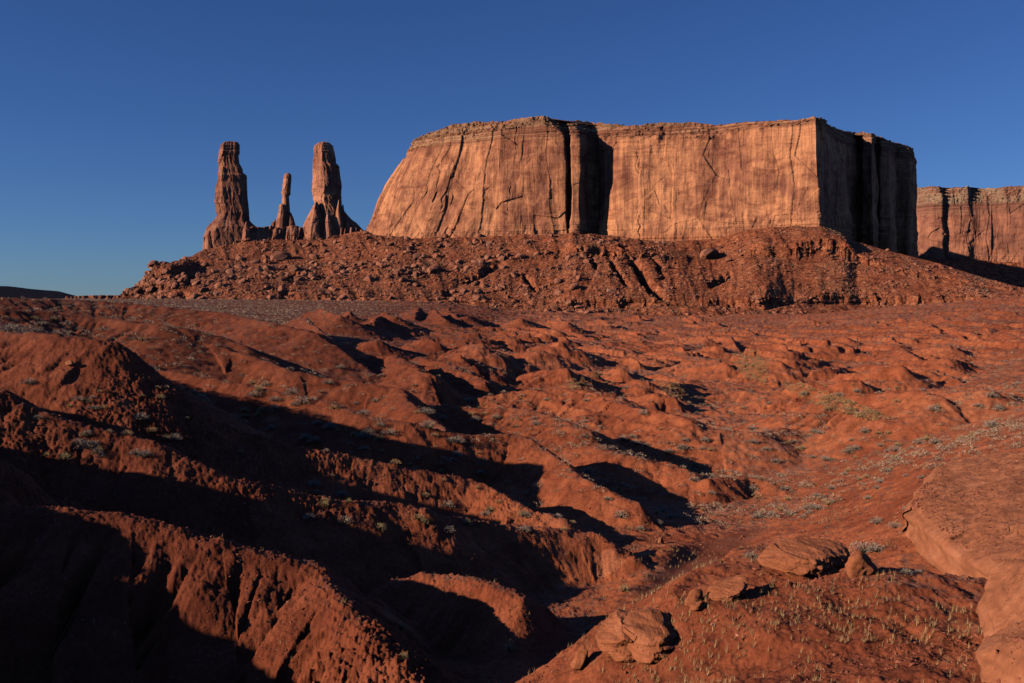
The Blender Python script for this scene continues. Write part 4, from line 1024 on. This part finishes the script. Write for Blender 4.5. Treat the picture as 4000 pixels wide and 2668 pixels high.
def hloft(name, zoom, st, dref, depth, label, cat, mat, seed, n=90, m=160):
    """a lying rock lofted along its length: st = (x, top, bottom) in a zoomed view"""
    ox, oy = zoom; a = np.array(st, float); k = .4254
    x = ox + k * a[:, 0]; tp_ = oy + k * a[:, 1]; bt_ = oy + k * a[:, 2]
    q = hit(dref[0], dref[1]); D = q[1]
    xs = np.linspace(x[0], x[-1], m); T = P(xs, np.interp(xs, x, tp_), np.full(m, D)); B = P(xs, np.interp(xs, x, bt_) + 10, np.full(m, D))
    cz = (T[:, 2] + B[:, 2]) / 2; hz = (T[:, 2] - B[:, 2]) / 2; en = np.sin(np.linspace(.12, math.pi - .12, m)) ** .6
    th = np.linspace(0, 2 * math.pi, n, endpoint=False); r = np.random.RandomState(seed)
    an = np.sort(r.uniform(0, 6.283, 7)); ct = np.cos(th[None] - an[:, None]); rad_ = np.min(np.where(ct > .15, r.uniform(.82, 1, 7)[:, None] / np.maximum(ct, .15), 1.12), 0)
    cy, sy = np.cos(th) * rad_, np.sin(th) * rad_; sy = sy / np.abs(sy).max()
    V = np.empty((m, n, 3)); V[..., 0] = T[:, 0][:, None]; cyl = np.where(sy < 0, np.clip(cy * 1.5, -1, 1), cy); V[..., 1] = D + depth * (.9 + cyl[None] * en[:, None]); V[..., 2] = cz[:, None] + hz[:, None] * sy[None]
    X_, Y_, Z_ = V[..., 0], V[..., 1], V[..., 2]
    c1 = cells(X_ * 1.6 + Y_ * .6, Z_ * 4, seed + 1); d = .11 * (c1[2] - .5) + .09 * fbm(X_ * 1.8 + Y_, Z_ * 3 + Y_, 5, seed + 2, .6) + .010 * np.sin(Z_ * 45 + 3 * fbm(X_, Y_, 2, seed + 3))
    nrm_y = cy[None] * np.ones((m, 1)); nrm_z = sy[None] * np.ones((m, 1)); V[..., 1] += d * nrm_y; V[..., 2] += d * nrm_z * .6
    cap0 = np.repeat(V[:1].mean(1, keepdims=True), n, 1); cap1 = np.repeat(V[-1:].mean(1, keepdims=True), n, 1)
    V = np.concatenate([cap0, V, cap1]); o3 = V.reshape(-1, 3).mean(0)
    o = mesh_from(name, V.reshape(-1, 3) - o3, grid_faces(n, len(V), wrap=True), mat); o.location = [float(v) for v in o3]; tag(o, label, cat); return o
hloft('boulder', (2000, 2001), [(812,1255,1300),(830,1238,1325),(900,1195,1345),(975,1150,1375),(1030,1095,1385),(1110,1105,1390),(1220,1100,1385),(1340,1120,1385),(1420,1160,1385)], (2440, 2595), 1.1, 'big smooth sandstone boulder whose blunt nose juts over the wash', 'boulder', M_near, 401)
hloft('boulder', (2000, 2001), [(1060,1140,1385),(1150,1108,1385),(1250,1096,1380),(1350,1080,1370),(1450,1083,1360),(1540,1125,1330),(1600,1205,1300),(1635,1245,1275)], (2560, 2585), 1.2, 'rough rounded boulder joined behind the blunt-nosed one, topped with gravel', 'boulder', M_near, 402)
hloft('rock_slab', (2000, 2001), [(1835,795,835),(1900,752,838),(1980,728,820),(2060,700,790),(2150,652,745),(2195,648,705)], (2850, 2352), .55, 'long layered slab leaning on the bank beside the wash', 'rock slab', M_near, 403)
hloft('rock_outcrop', (3000, 2001), [(20,535,560),(110,470,570),(250,398,585),(400,366,595),(550,362,598),(700,368,588),(800,382,572),(850,405,560)], (3150, 2262), 1.2, 'long low sandstone outcrop left of the dark hollow', 'rock outcrop', M_near, 404)
LED = []
def patch(name, far, near, nu, nv, mat, label, cat, drop=3.0, amp=.12, seed=1, bulge=.3, droop=.62):
    """a block of rock: top between a far edge and a near edge, rounded edges and sides going down into the ground"""
    A_ = np.array([P(*q) for q in far]); B_ = np.array([P(*q) for q in near])
    def rs_(Q, n):
        L = np.concatenate([[0], np.cumsum(np.linalg.norm(np.diff(Q, axis=0), axis=1))]); t = np.linspace(0, L[-1], n)
        return np.stack([np.interp(t, L, Q[:, k]) for k in range(3)], -1)
    A_ = rs_(A_, nu); B_ = rs_(B_, nu); v = np.linspace(0, 1, nv)[:, None, None]
    Gx = B_ + (A_ - B_) * v
    uu = np.linspace(0, 1, nu); Gx[..., 2] -= (7.0 * smooth(droop, 1.0, uu) ** 1.5)[None]
    Gx[..., 2] += bulge * np.sin(np.clip(v[..., 0], 0, 1) * math.pi) ** .7
    n1 = fbm(Gx[..., 0] * .5, Gx[..., 1] * .5, 5, seed); Gx[..., 2] += amp * 1.6 * n1
    c1, e1, r1 = cells(Gx[..., 0] * .45 + n1 * .5, Gx[..., 1] * .22, seed + 3); Gx[..., 2] += amp * 1.8 * (r1 - .5); c1, e1, r1 = cells(Gx[..., 0] * 1.7 + n1 * .5, Gx[..., 1] * 1.0, seed + 4); Gx[..., 2] += amp * .45 * (r1 - .5)
    Gx[..., 2] += amp * .5 * fbm(Gx[..., 0] * 3, Gx[..., 1] * 3, 4, seed + 5) + .012 * fbm(Gx[..., 0] * 14, Gx[..., 1] * 14, 2, seed + 6)
    LED.append(Gx)
    def skirt(edge, outw):
        rows = []
        for t in np.linspace(0, 1, 26)[1:]:
            r = edge.copy(); o_ = (.10 * math.sin(t * 21) * (t > .12)) * outw + outw * (.28 * math.sin(min(t * 6, 1) * 1.57) - .25 * t); 
            r[:, :2] += o_; r[:, 2] -= drop * t ** 1.3 
            r[:, :2] += outw * (.12 * fbm(edge[:, 0] * 1.2, r[:, 2] * 2.5, 3, seed + 9))[:, None]
            rows.append(r[None])
        return np.concatenate(rows)
    tB = np.gradient(B_[:, :2], axis=0); nB = np.stack([tB[:, 1], -tB[:, 0]], -1); nB /= np.maximum(np.linalg.norm(nB, axis=1, keepdims=True), 1e-6)
    tA = np.gradient(A_[:, :2], axis=0); nA = -np.stack([tA[:, 1], -tA[:, 0]], -1); nA /= np.maximum(np.linalg.norm(nA, axis=1, keepdims=True), 1e-6)
    S1 = skirt(Gx[0], nB)[::-1]; S2 = skirt(Gx[-1], nA)
    Gf = np.concatenate([S1, Gx, S2])
    o = mesh_from(name, Gf.reshape(-1, 3), grid_faces(nu, len(Gf)), mat); tag(o, label, cat); return o
patch('rock_ledge', [(3556,1985,35.0),(3600,1900,38),(3650,1842,41),(3700,1803,43),(3780,1783,43),(3870,1773,42),(4000,1765,40),(4300,1742,39),(4700,1740,39),(5200,1780,39)],
      [(3562,1992,34.6),(3620,2035,32),(3700,2095,29),(3780,2145,27),(3880,2198,24.5),(4000,2225,22.5),(4300,2280,21),(4700,2290,20.5),(5200,2300,20)], 420, 220, M_pale,
      'wide smooth ledge of pale pinkish sandstone strewn with pebbles', 'rock ledge', 3.2, .06, 21, .2)
patch('rock_outcrop', [(4600,2225,15.5),(4600,2330,14.8),(4600,2480,13.8),(4600,2620,12.6),(4600,2780,11.5)],
      [(3893,2240,21.5),(3905,2330,20.2),(3925,2440,19.0),(3885,2520,17.2),(3872,2620,16.0),(3860,2760,14.8)], 260, 160, M_pale,
      'steep weathered rock face standing below the smooth ledge, with a whitish patch near its top', 'rock outcrop', 3.0, .06, 51, .15)
M_white = mat_rock('whitish_crust', (0.55, 0.44, 0.34), (0.66, 0.56, 0.46), 2.0, 0.02)

# ------------------------------------------------------------------ plants
def bush_mesh(seed, nleaf, nstem, flat=.75, lsize=.10, droop=.0):
    r = np.random.RandomState(seed)
    a = r.uniform(0, 6.283, nleaf); e = np.arcsin(r.uniform(0, 1, nleaf)); rr = r.uniform(.45, 1.0, nleaf) ** .6
    rr *= 1 + .25 * perlin(a * 1.3, e * 2, seed)
    c = np.stack([np.cos(a) * np.cos(e) * rr, np.sin(a) * np.cos(e) * rr, np.sin(e) * rr * flat + .08], -1)
    d1 = r.normal(size=(nleaf, 3)) * lsize * .5; up = c / np.linalg.norm(c, axis=1, keepdims=True) * lsize * 1.3 + r.normal(size=(nleaf, 3)) * lsize * .4
    L = np.stack([c - d1 * .5, c + d1 * .5, c + up], 1).reshape(-1, 3)
    a = r.uniform(0, 6.283, nstem); e = np.arcsin(r.uniform(.1, 1, nstem)); w = .022
    tipp = np.stack([np.cos(a) * np.cos(e), np.sin(a) * np.cos(e), np.sin(e) * flat + .1], -1) * r.uniform(.8, 1.15, nstem)[:, None]
    sd = np.stack([-np.sin(a), np.cos(a), 0 * a], -1) * w
    b0 = tipp * .05
    S = np.stack([b0 - sd, b0 + sd, tipp], 1).reshape(-1, 3)
    return L, np.arange(len(L)).reshape(-1, 3), S, np.arange(len(S)).reshape(-1, 3)
def tuft(seed, n, h=1.0, sp=.45, w=.05):
    r = np.random.RandomState(seed); a = r.uniform(0, 6.283, n); s = r.uniform(.1, 1, n) * sp; hh = h * r.uniform(.5, 1.1, n)
    tip = np.stack([np.cos(a) * s, np.sin(a) * s, hh], -1); b = tip * [.25, .25, 0]; sd = np.stack([-np.sin(a), np.cos(a), 0 * a], -1) * w
    T = np.stack([b - sd, b + sd, tip], 1).reshape(-1, 3); return T, np.arange(len(T)).reshape(-1, 3)
KIND = {'g': ('sagebrush', M_sage, 'grey'), 'y': ('yellow_bush', M_yellow, 'yellow'), 'p': ('pale_bush', M_grass, 'pale')}
bprot = {}
def new_bush(kind, seed):
    nm, mt, _ = KIND[kind]
    L, lf, S, sf = bush_mesh(seed, 420 if kind != 'y' else 300, 170, .72 if kind != 'y' else 1.0, .10 if kind == 'g' else .085)
    root = mesh_from(nm, np.concatenate([L, S]), np.concatenate([lf, sf + len(L)]), mt, smoothf=False)
    return root
for kd in KIND:
    bprot[kd] = [new_bush(kd, 900 + 10 * ord(kd) + k) for k in range(4)]
bused = {k: [False] * 4 for k in KIND}
def put_bush(kind, loc, size, label, group, rng, sq=1.0):
    k = rng.randint(4); o = bprot[kind][k]
    if bused[kind][k]:
        o = o.copy(); COL.objects.link(o)
    bused[kind][k] = True
    o.location = [float(q) for q in loc]; o.rotation_euler = (0, 0, float(rng.uniform(0, 6.28))); o.scale = (float(size), float(size * rng.uniform(.85, 1.1)), float(size * sq * rng.uniform(.85, 1.15)))
    for key in list(o.keys()): del o[key]
    tag(o, label, {'g': 'sagebrush', 'y': 'dry bush', 'p': 'dry bush'}[kind], group)
    return o
rb = np.random.RandomState(77)
EXP = [(1230,1730,62,'g','big round grey bush on the third ridge, beside a band of shadow'),(1465,1572,36,'g','grey bush on a ridge crest, throwing a long level shadow'),
 (1390,1582,28,'g','low grey bush just left of the one with the long level shadow'),(1248,1536,22,'g','small grey bush above the band of shadow on the fifth ridge'),
 (1492,1468,24,'g','round grey bush on the sunlit slope below a wedge of shadow'),(1330,1440,42,'g','big grey bush where a ridge dips, in front of a shadow streak'),
 (1382,1706,34,'y','round golden bush among small yellow tufts'),(1320,1686,24,'y','yellow tuft in front of the round golden bush'),(1350,1684,16,'y','tiny yellow tuft between two yellow bushes'),
 (1372,1776,32,'g','grey bush on the lower edge of the third ridge crest'),(1545,1815,50,'p','pale straggling bush lying over a gully'),(1700,1755,17,'y','bright yellow bush alone on the open red slope'),
 (1737,1796,26,'g','grey bush right of the bright yellow one'),(1571,1756,16,'p','small pale bush in the middle of the red slope'),(1480,1722,40,'y','yellowish clump of dry stalks uphill of a gully'),
 (1877,1856,38,'g','spreading grey bush where two gullies meet'),(1682,1594,42,'g','grey bush inside the dark wedge between two ridges'),(1738,1586,26,'p','pale bush on the lip of the dark wedge'),
 (1796,1637,20,'g','small grey bush right of the dark wedge'),(1841,1650,20,'g','small grey bush below its twin right of the wedge'),(2290,1568,30,'g','dark round bush on the crest of the broad hump'),
 (2286,1652,28,'g','grey bush with a short shadow at the foot of the broad hump'),(2432,1722,46,'g','low wide grey bush on the middle slope'),(2468,1714,20,'g','small dark bush touching the low wide one'),
 (2387,1750,30,'g','grey bush at the head of a long crease'),(2293,1850,60,'g','largest grey bush on the slope, beside a dark gully'),(2416,1916,26,'y','golden tuft on the bare slope below the largest grey bush'),
 (2676,1726,38,'g','grey bush throwing shadow down a narrow gully'),(2785,1661,26,'g','grey bush on the crest of the middle swell'),(2935,1680,50,'g','wide clump of grey brush on a swell crest'),
 (2900,1659,20,'p','small pale bush left of the wide clump'),(3192,1992,56,'g','round grey bush standing by the right bank of the wash'),(3188,1942,42,'g','grey bush hanging over the cut bank'),
 (3250,1912,42,'g','round grey bush on the bare slope above the cut bank'),(3180,1690,40,'g','thicket of grey brush by a dark hole'),(3255,1798,26,'p','pale bush beside a thin dark crease'),
 (3440,1745,34,'g','dark bush on the rounded hillside'),(3600,1870,42,'g','grey bush close to the tip of the smooth ledge'),(3540,1862,26,'g','small grey bush left of the ledge tip'),
 (3668,1800,32,'g','dark bush just above the smooth ledge'),(3570,1776,22,'y','yellow bush on the low bank above the ledge'),(3530,1765,20,'y','yellow bush left of the one on the low bank'),
 (3372,2160,108,'g','large dense grey bush growing on top of the broken boulder'),(3540,2245,60,'g','upright wispy grey bush inside the dark hollow'),(3590,2240,40,'g','smaller wispy bush at the right of the dark hollow'),
 (2500,2072,44,'g','lone grey bush on the flat bank with a shadow beside it'),(2592,2000,52,'g','grey bush above the flat bank'),(2780,1935,40,'g','grey bush on the bank at the mouth of a gully'),
 (2935,2180,64,'g','spreading grey bush on the right bank'),(2992,2208,66,'g','grey bush half overlapping the spreading one'),(2572,2462,52,'g','spiky grey bush on top of the rounded boulder'),
 (1568,2462,66,'p','bright pale bush alone in the black shadow'),(1576,2575,46,'y','clump of dry yellow stalks lit in the black shadow'),(2440,2315,52,'y','yellow-green bush at the foot of the gullied bank'),
 (1990,2545,62,'y','olive bush at the mouth of the dark cleft'),(1662,2046,38,'y','yellow bush on the long crest with a shadow blob beside it'),(557,1332,36,'p','pale bush half in shade on the upper slope'),
 (40,1296,72,'g','largest sage at the far left on the sandy rise'),(168,1270,44,'g','sage on the sandy rise right of the largest one'),(208,1252,38,'p','pale brush behind the sage on the sandy rise'),
 (135,1248,40,'p','pale brush left of its neighbour on the sandy rise'),(3155,2010,28,'g','small grey bush downhill of the round one by the bank'),(1185,1600,18,'p','small pale bush on the fourth ridge'),
 (3080,1735,30,'p','pale low bush in a row along the shallow gully'),(3120,1760,34,'p','pale bush midway along the shallow gully'),(3175,1790,34,'g','grey bush low in the shallow gully'),
 (3300,1855,36,'g','grey bush at the lower end of the shallow gully'),(3505,1745,30,'g','dark brush on the hillside left of the yellow bushes')]
nb = 0
for px, py, w, kd, lab in EXP:
    q = hit(px, py)
    if q is None: continue
    put_bush(kd, q, w * .5 * q[1] / F, lab, None, rb, 1.15 if kd == 'y' else 1.0); nb += 1
zone = lambda px, py: ('on the ridges left of the wash' if px < 1500 else 'on the gullied middle slopes') if px < 2350 else ('on the red flats in the middle distance' if py < 1620 else 'on the slopes near the right bank')
tries = 0
while nb < 300 and tries < 20000:
    tries += 1
    px = rb.uniform(20, 3980); py = 1500 + 700 * rb.uniform() ** 1.3
    if px > 3560 and py > 1760: continue
    if py > 1800 and px < 1200: continue
    if py > 2080 and not (2500 < px < 3500): continue
    q = hit(px, py)
    if q is None or q[1] > 260: continue
    dz = ground_z(q[0] + .7, q[1]) - ground_z(q[0] - .7, q[1]); 
    if abs(dz) > .8: continue
    if perlin(q[0] / 14, q[1] / 14, 66) + rb.uniform(-.35, .35) < .02: continue
    kd = rb.choice(['g', 'g', 'p', 'g', 'y']); s_ = rb.uniform(.16, .34) * (1 if kd == 'g' else .7) * (2.0 if q[1] > 70 else 1.4)
    nm = {'g': 'small grey sagebrush ', 'p': 'small pale dry bush ', 'y': 'small yellow bush '}[kd]
    put_bush(kd, q, s_, nm + zone(px, py), nm.strip() + ' ' + zone(px, py), rb); nb += 1

# ground cover: sage carpet, scattered scrub, grass
def scatter(m, r0, r1, p0, p1, rng, dens):
    lr_ = rng.uniform(math.log(r0), math.log(r1), m); ph = rng.uniform(rad(p0), rad(p1), m)
    x = np.exp(lr_) * np.sin(ph); y = np.exp(lr_) * np.cos(ph); k = rng.uniform(size=m) < dens(x, y, ph, np.exp(lr_))
    x, y = x[k], y[k]; return np.stack([x, y, ground_z(x, y)], -1)
rs2 = np.random.RandomState(5)
def slope_at(x, y):
    e = .5; return np.hypot(ground_z(x + e, y) - ground_z(x - e, y), ground_z(x, y + e) - ground_z(x, y - e))
def edge_phi(r): return np.interp(np.log(r), np.log([60, 150, 210, 300, 600, 1100]), np.radians([-23, -17, -13, -10, -7, -1]))
def d_left(x, y, ph, r):
    return (1 - smooth(-.08, .03, ph - edge_phi(r))) * .8 * (.55 + .45 * smooth(180, 420, r)) * (.15 + .65 * smooth(-.3, .3, perlin(x / 25, y / 25, 71) + .3)) * (slope_at(x, y) < 1.0)
def simple_bush(seed, n, ls=.5):
    L, lf, S, sf = bush_mesh(seed, n, 0, .7, ls); return L, lf
fine = [simple_bush(k + 60, 90, .17) for k in range(5)]
def add_scrub(bat, Q, sz):
    far_ = np.hypot(Q[:, 0], Q[:, 1]) > 230
    for m_, shapes in ((far_, prs), (~far_, fine)):
        q_, z_ = Q[m_], sz[m_]
        for k in range(5):
            if len(q_[k::5]): bat.append(merge(shapes[k][0], shapes[k][1], q_[k::5], z_[k::5], rs2, .15))
bat = []
Pl = scatter(60000, 75, 1250, -34, 2, rs2, d_left)
prs = [simple_bush(k, 16) for k in range(5)]
szl = rs2.uniform(.25, .6, len(Pl)) * (1 + .4 * smooth(200, 900, Pl[:, 1]))
add_scrub(bat, Pl, szl)
def d_right(x, y, ph, r):
    return smooth(0.0, .35, perlin(x / 22, y / 14, 73) + .15 * perlin(x / 5, y / 5, 74)) * (slope_at(x, y) < .45) * (r > 55) * .38 + .11 * (slope_at(x, y) < .7)
Pr = scatter(50000, 60, 1150, -20, 31, rs2, d_right)
szr = rs2.uniform(.12, .42, len(Pr)) * (1.15 + .7 * smooth(200, 900, Pr[:, 1]))
add_scrub(bat, Pr, szr)
o = merged_object('scrub', M_sagef, bat); tag(o, kind='stuff')
# pale brush filling the distant wash
bat = []
def in_poly(px, py, poly):
    inside = np.zeros(len(px), bool); n = len(poly)
    for i in range(n):
        x1, y1 = poly[i]; x2, y2 = poly[(i + 1) % n]
        c = ((y1 > py) != (y2 > py)) & (px < (x2 - x1) * (py - y1) / (y2 - y1 + 1e-9) + x1); inside ^= c
    return inside
ptsW = []
for poly, m in [([(2860,1385),(2960,1370),(2990,1420),(3000,1470),(2990,1500),(2910,1475),(2870,1430)], 560), ([(3050,1490),(3130,1500),(3300,1560),(3480,1640),(3400,1650),(3200,1590),(3080,1530)], 560),
                ([(2560,1490),(2660,1500),(2750,1560),(2700,1580),(2600,1540)], 160), ([(2210,1500),(2330,1450),(2350,1470),(2240,1530)],110)]:
    pl = np.array(poly); px = rs2.uniform(pl[:, 0].min(), pl[:, 0].max(), m * 2); py = rs2.uniform(pl[:, 1].min(), pl[:, 1].max(), m * 2)
    k = in_poly(px, py, poly)
    for a, c in zip(px[k][:m], py[k][:m]):
        q = hit(a, c, 60)
        if q is not None: ptsW.append(q)
ptsW = np.array(ptsW)
add_scrub(bat, ptsW, rs2.uniform(.15, .42, len(ptsW)))
# dry grass near the camera
tf = [tuft(k, 8, 1.0, .6, .028) for k in range(6)]
def d_grass(x, y, ph, r):
    n = perlin(x / 5, y / 5, 81) + .4 * perlin(x / 1.3, y / 1.3, 82)
    rt = smooth(.02, .12, ph); return smooth(.05, .6, n + .15 * rt) * (.25 + .75 * rt) * (slope_at(x, y) < .8) + .03
Pg = scatter(30000, 17, 95, -30, 31, rs2, d_grass)
Pg = Pg[~((Pg[:, 0] / Pg[:, 1] > .395) & (Pg[:, 1] > 22))]
szg = rs2.uniform(.06, .20, len(Pg))
for k in range(6):
    s_ = slice(k, None, 6); bat.append(merge(tf[k][0], tf[k][1], Pg[s_], szg[s_], rs2, .1))
o = merged_object('dry_grass', M_grass, bat); tag(o, kind='stuff')
# gravel and clods
oc_v = np.array([[1,0,0],[-1,0,0],[0,1,0],[0,-1,0],[0,0,1],[0,0,-1]], float) * [1, .8, .6]
oc_f = np.array([[0,2,4],[2,1,4],[1,3,4],[3,0,4],[2,0,5],[1,2,5],[3,1,5],[0,3,5]])
def d_grav(x, y, ph, r):
    lft = 1 - smooth(-.05, .1, ph); n = perlin(x / 3, y / 3, 91) + .3 * perlin(x, y, 92)
    return smooth(-.25, .5, n) * np.where(r < 60, 1, .4)
Pp = scatter(110000, 15, 80, -31, 31, rs2, d_grav)
szp = np.minimum(.020 * rs2.pareto(2.6, len(Pp)) + .020, .09) * (1 + .5 * smooth(30, 60, Pp[:, 1]))
bat = []
for k in range(3):
    s_ = slice(k, None, 3); v = oc_v * np.random.RandomState(k).uniform(.6, 1.2, (6, 1)); bat.append(merge(v, oc_f, Pp[s_], szp[s_][:, None] * rs2.uniform(.7, 1.3, (len(Pp[s_]), 3)), rs2, 1.0))
lp = np.concatenate([LED[0][rs2.randint(3, 200, 5000), rs2.randint(3, 400, 5000)], LED[1][rs2.randint(3, 150, 900), rs2.randint(3, 250, 900)]])
lp = lp[perlin(lp[:, 0] * .5, lp[:, 1] * .5, 97) > -.15]
lv = oc_v * np.random.RandomState(8).uniform(.6, 1.2, (6, 1)); bat.append(merge(lv, oc_f, lp, np.minimum(.012 * rs2.pareto(2.0, len(lp)) + .015, .09)[:, None] * rs2.uniform(.7, 1.3, (len(lp), 3)), rs2, 1.0))
M_gravel = mat_rock('gravel', (0.33, 0.098, 0.052), (0.40, 0.135, 0.08), 2.0, .02, True)
o = merged_object('gravel', M_gravel, bat); tag(o, kind='stuff')
# scrub on the rubble slope
Tp = talus_points(16000, rs2, .3, 5.8); k = rs2.uniform(size=len(Tp)) < smooth(-.2, .4, perlin(Tp[:, 0] / 60, Tp[:, 2] / 25, 95)); Tp = Tp[k]
bat = [merge(prs[0][0], prs[0][1], Tp, rs2.uniform(.5, 1.1, len(Tp)), rs2, .2)]
o = merged_object('slope_scrub', M_sagef, bat); tag(o, kind='stuff')

# ------------------------------------------------------------------ junipers along the rim
rim = Qm_[-7]
ry = rim[:, 1] * cp - rim[:, 2] * sp; rpx = CX + F * rim[:, 0] / ry; rok = np.arange(len(rim)); front = rim[:, 1] < 1760
jl = []
for kk in range(3):
    L, lf, S, sf = bush_mesh(70 + kk, 260, 20, .95, .2)
    jl.append(mesh_from('juniper', np.concatenate([L, S]), np.concatenate([lf, sf + len(L)]), M_juniper, smoothf=False))
ju = [False] * 3
jr = np.random.RandomState(9)
spots = [(2195, 5.0, 'largest dark juniper on the mesa rim, just right of the highest left knob')] + [(x, 3.4, 'dark juniper on the mesa rim above the long wall') for x in (2320,2332,2368,2432,2482,2640,2702,2755,2890,2960,3010)] + \
        [(x, 2.6, 'tiny juniper on the mesa rim above the long wall') for x in jr.uniform(2300, 3120, 26)] + [(x, 2.4, 'tiny juniper on the rim of the mesa\'s left half') for x in jr.uniform(1800, 2160, 12)] + \
        [(x, 2.6, 'tiny juniper on the rim above the shadowed side') for x in (3260, 3300, 3352, 3440)]
for x, s_, lab in spots:
    i = rok[front][np.argmin(np.abs(rpx[front] - x))]; q = rim[i]; k = jr.randint(3); o = jl[k]
    if ju[k]: o = o.copy(); COL.objects.link(o)
    ju[k] = True
    for key in list(o.keys()): del o[key]
    o.location = [float(q[0]), float(q[1] + jr.uniform(0, 3)), float(q[2] - .3)]; o.rotation_euler = (0, 0, float(jr.uniform(0, 6))); o.scale = (s_ * .5,) * 3
    tag(o, lab, 'juniper', None if s_ > 4 else 'junipers: ' + lab)
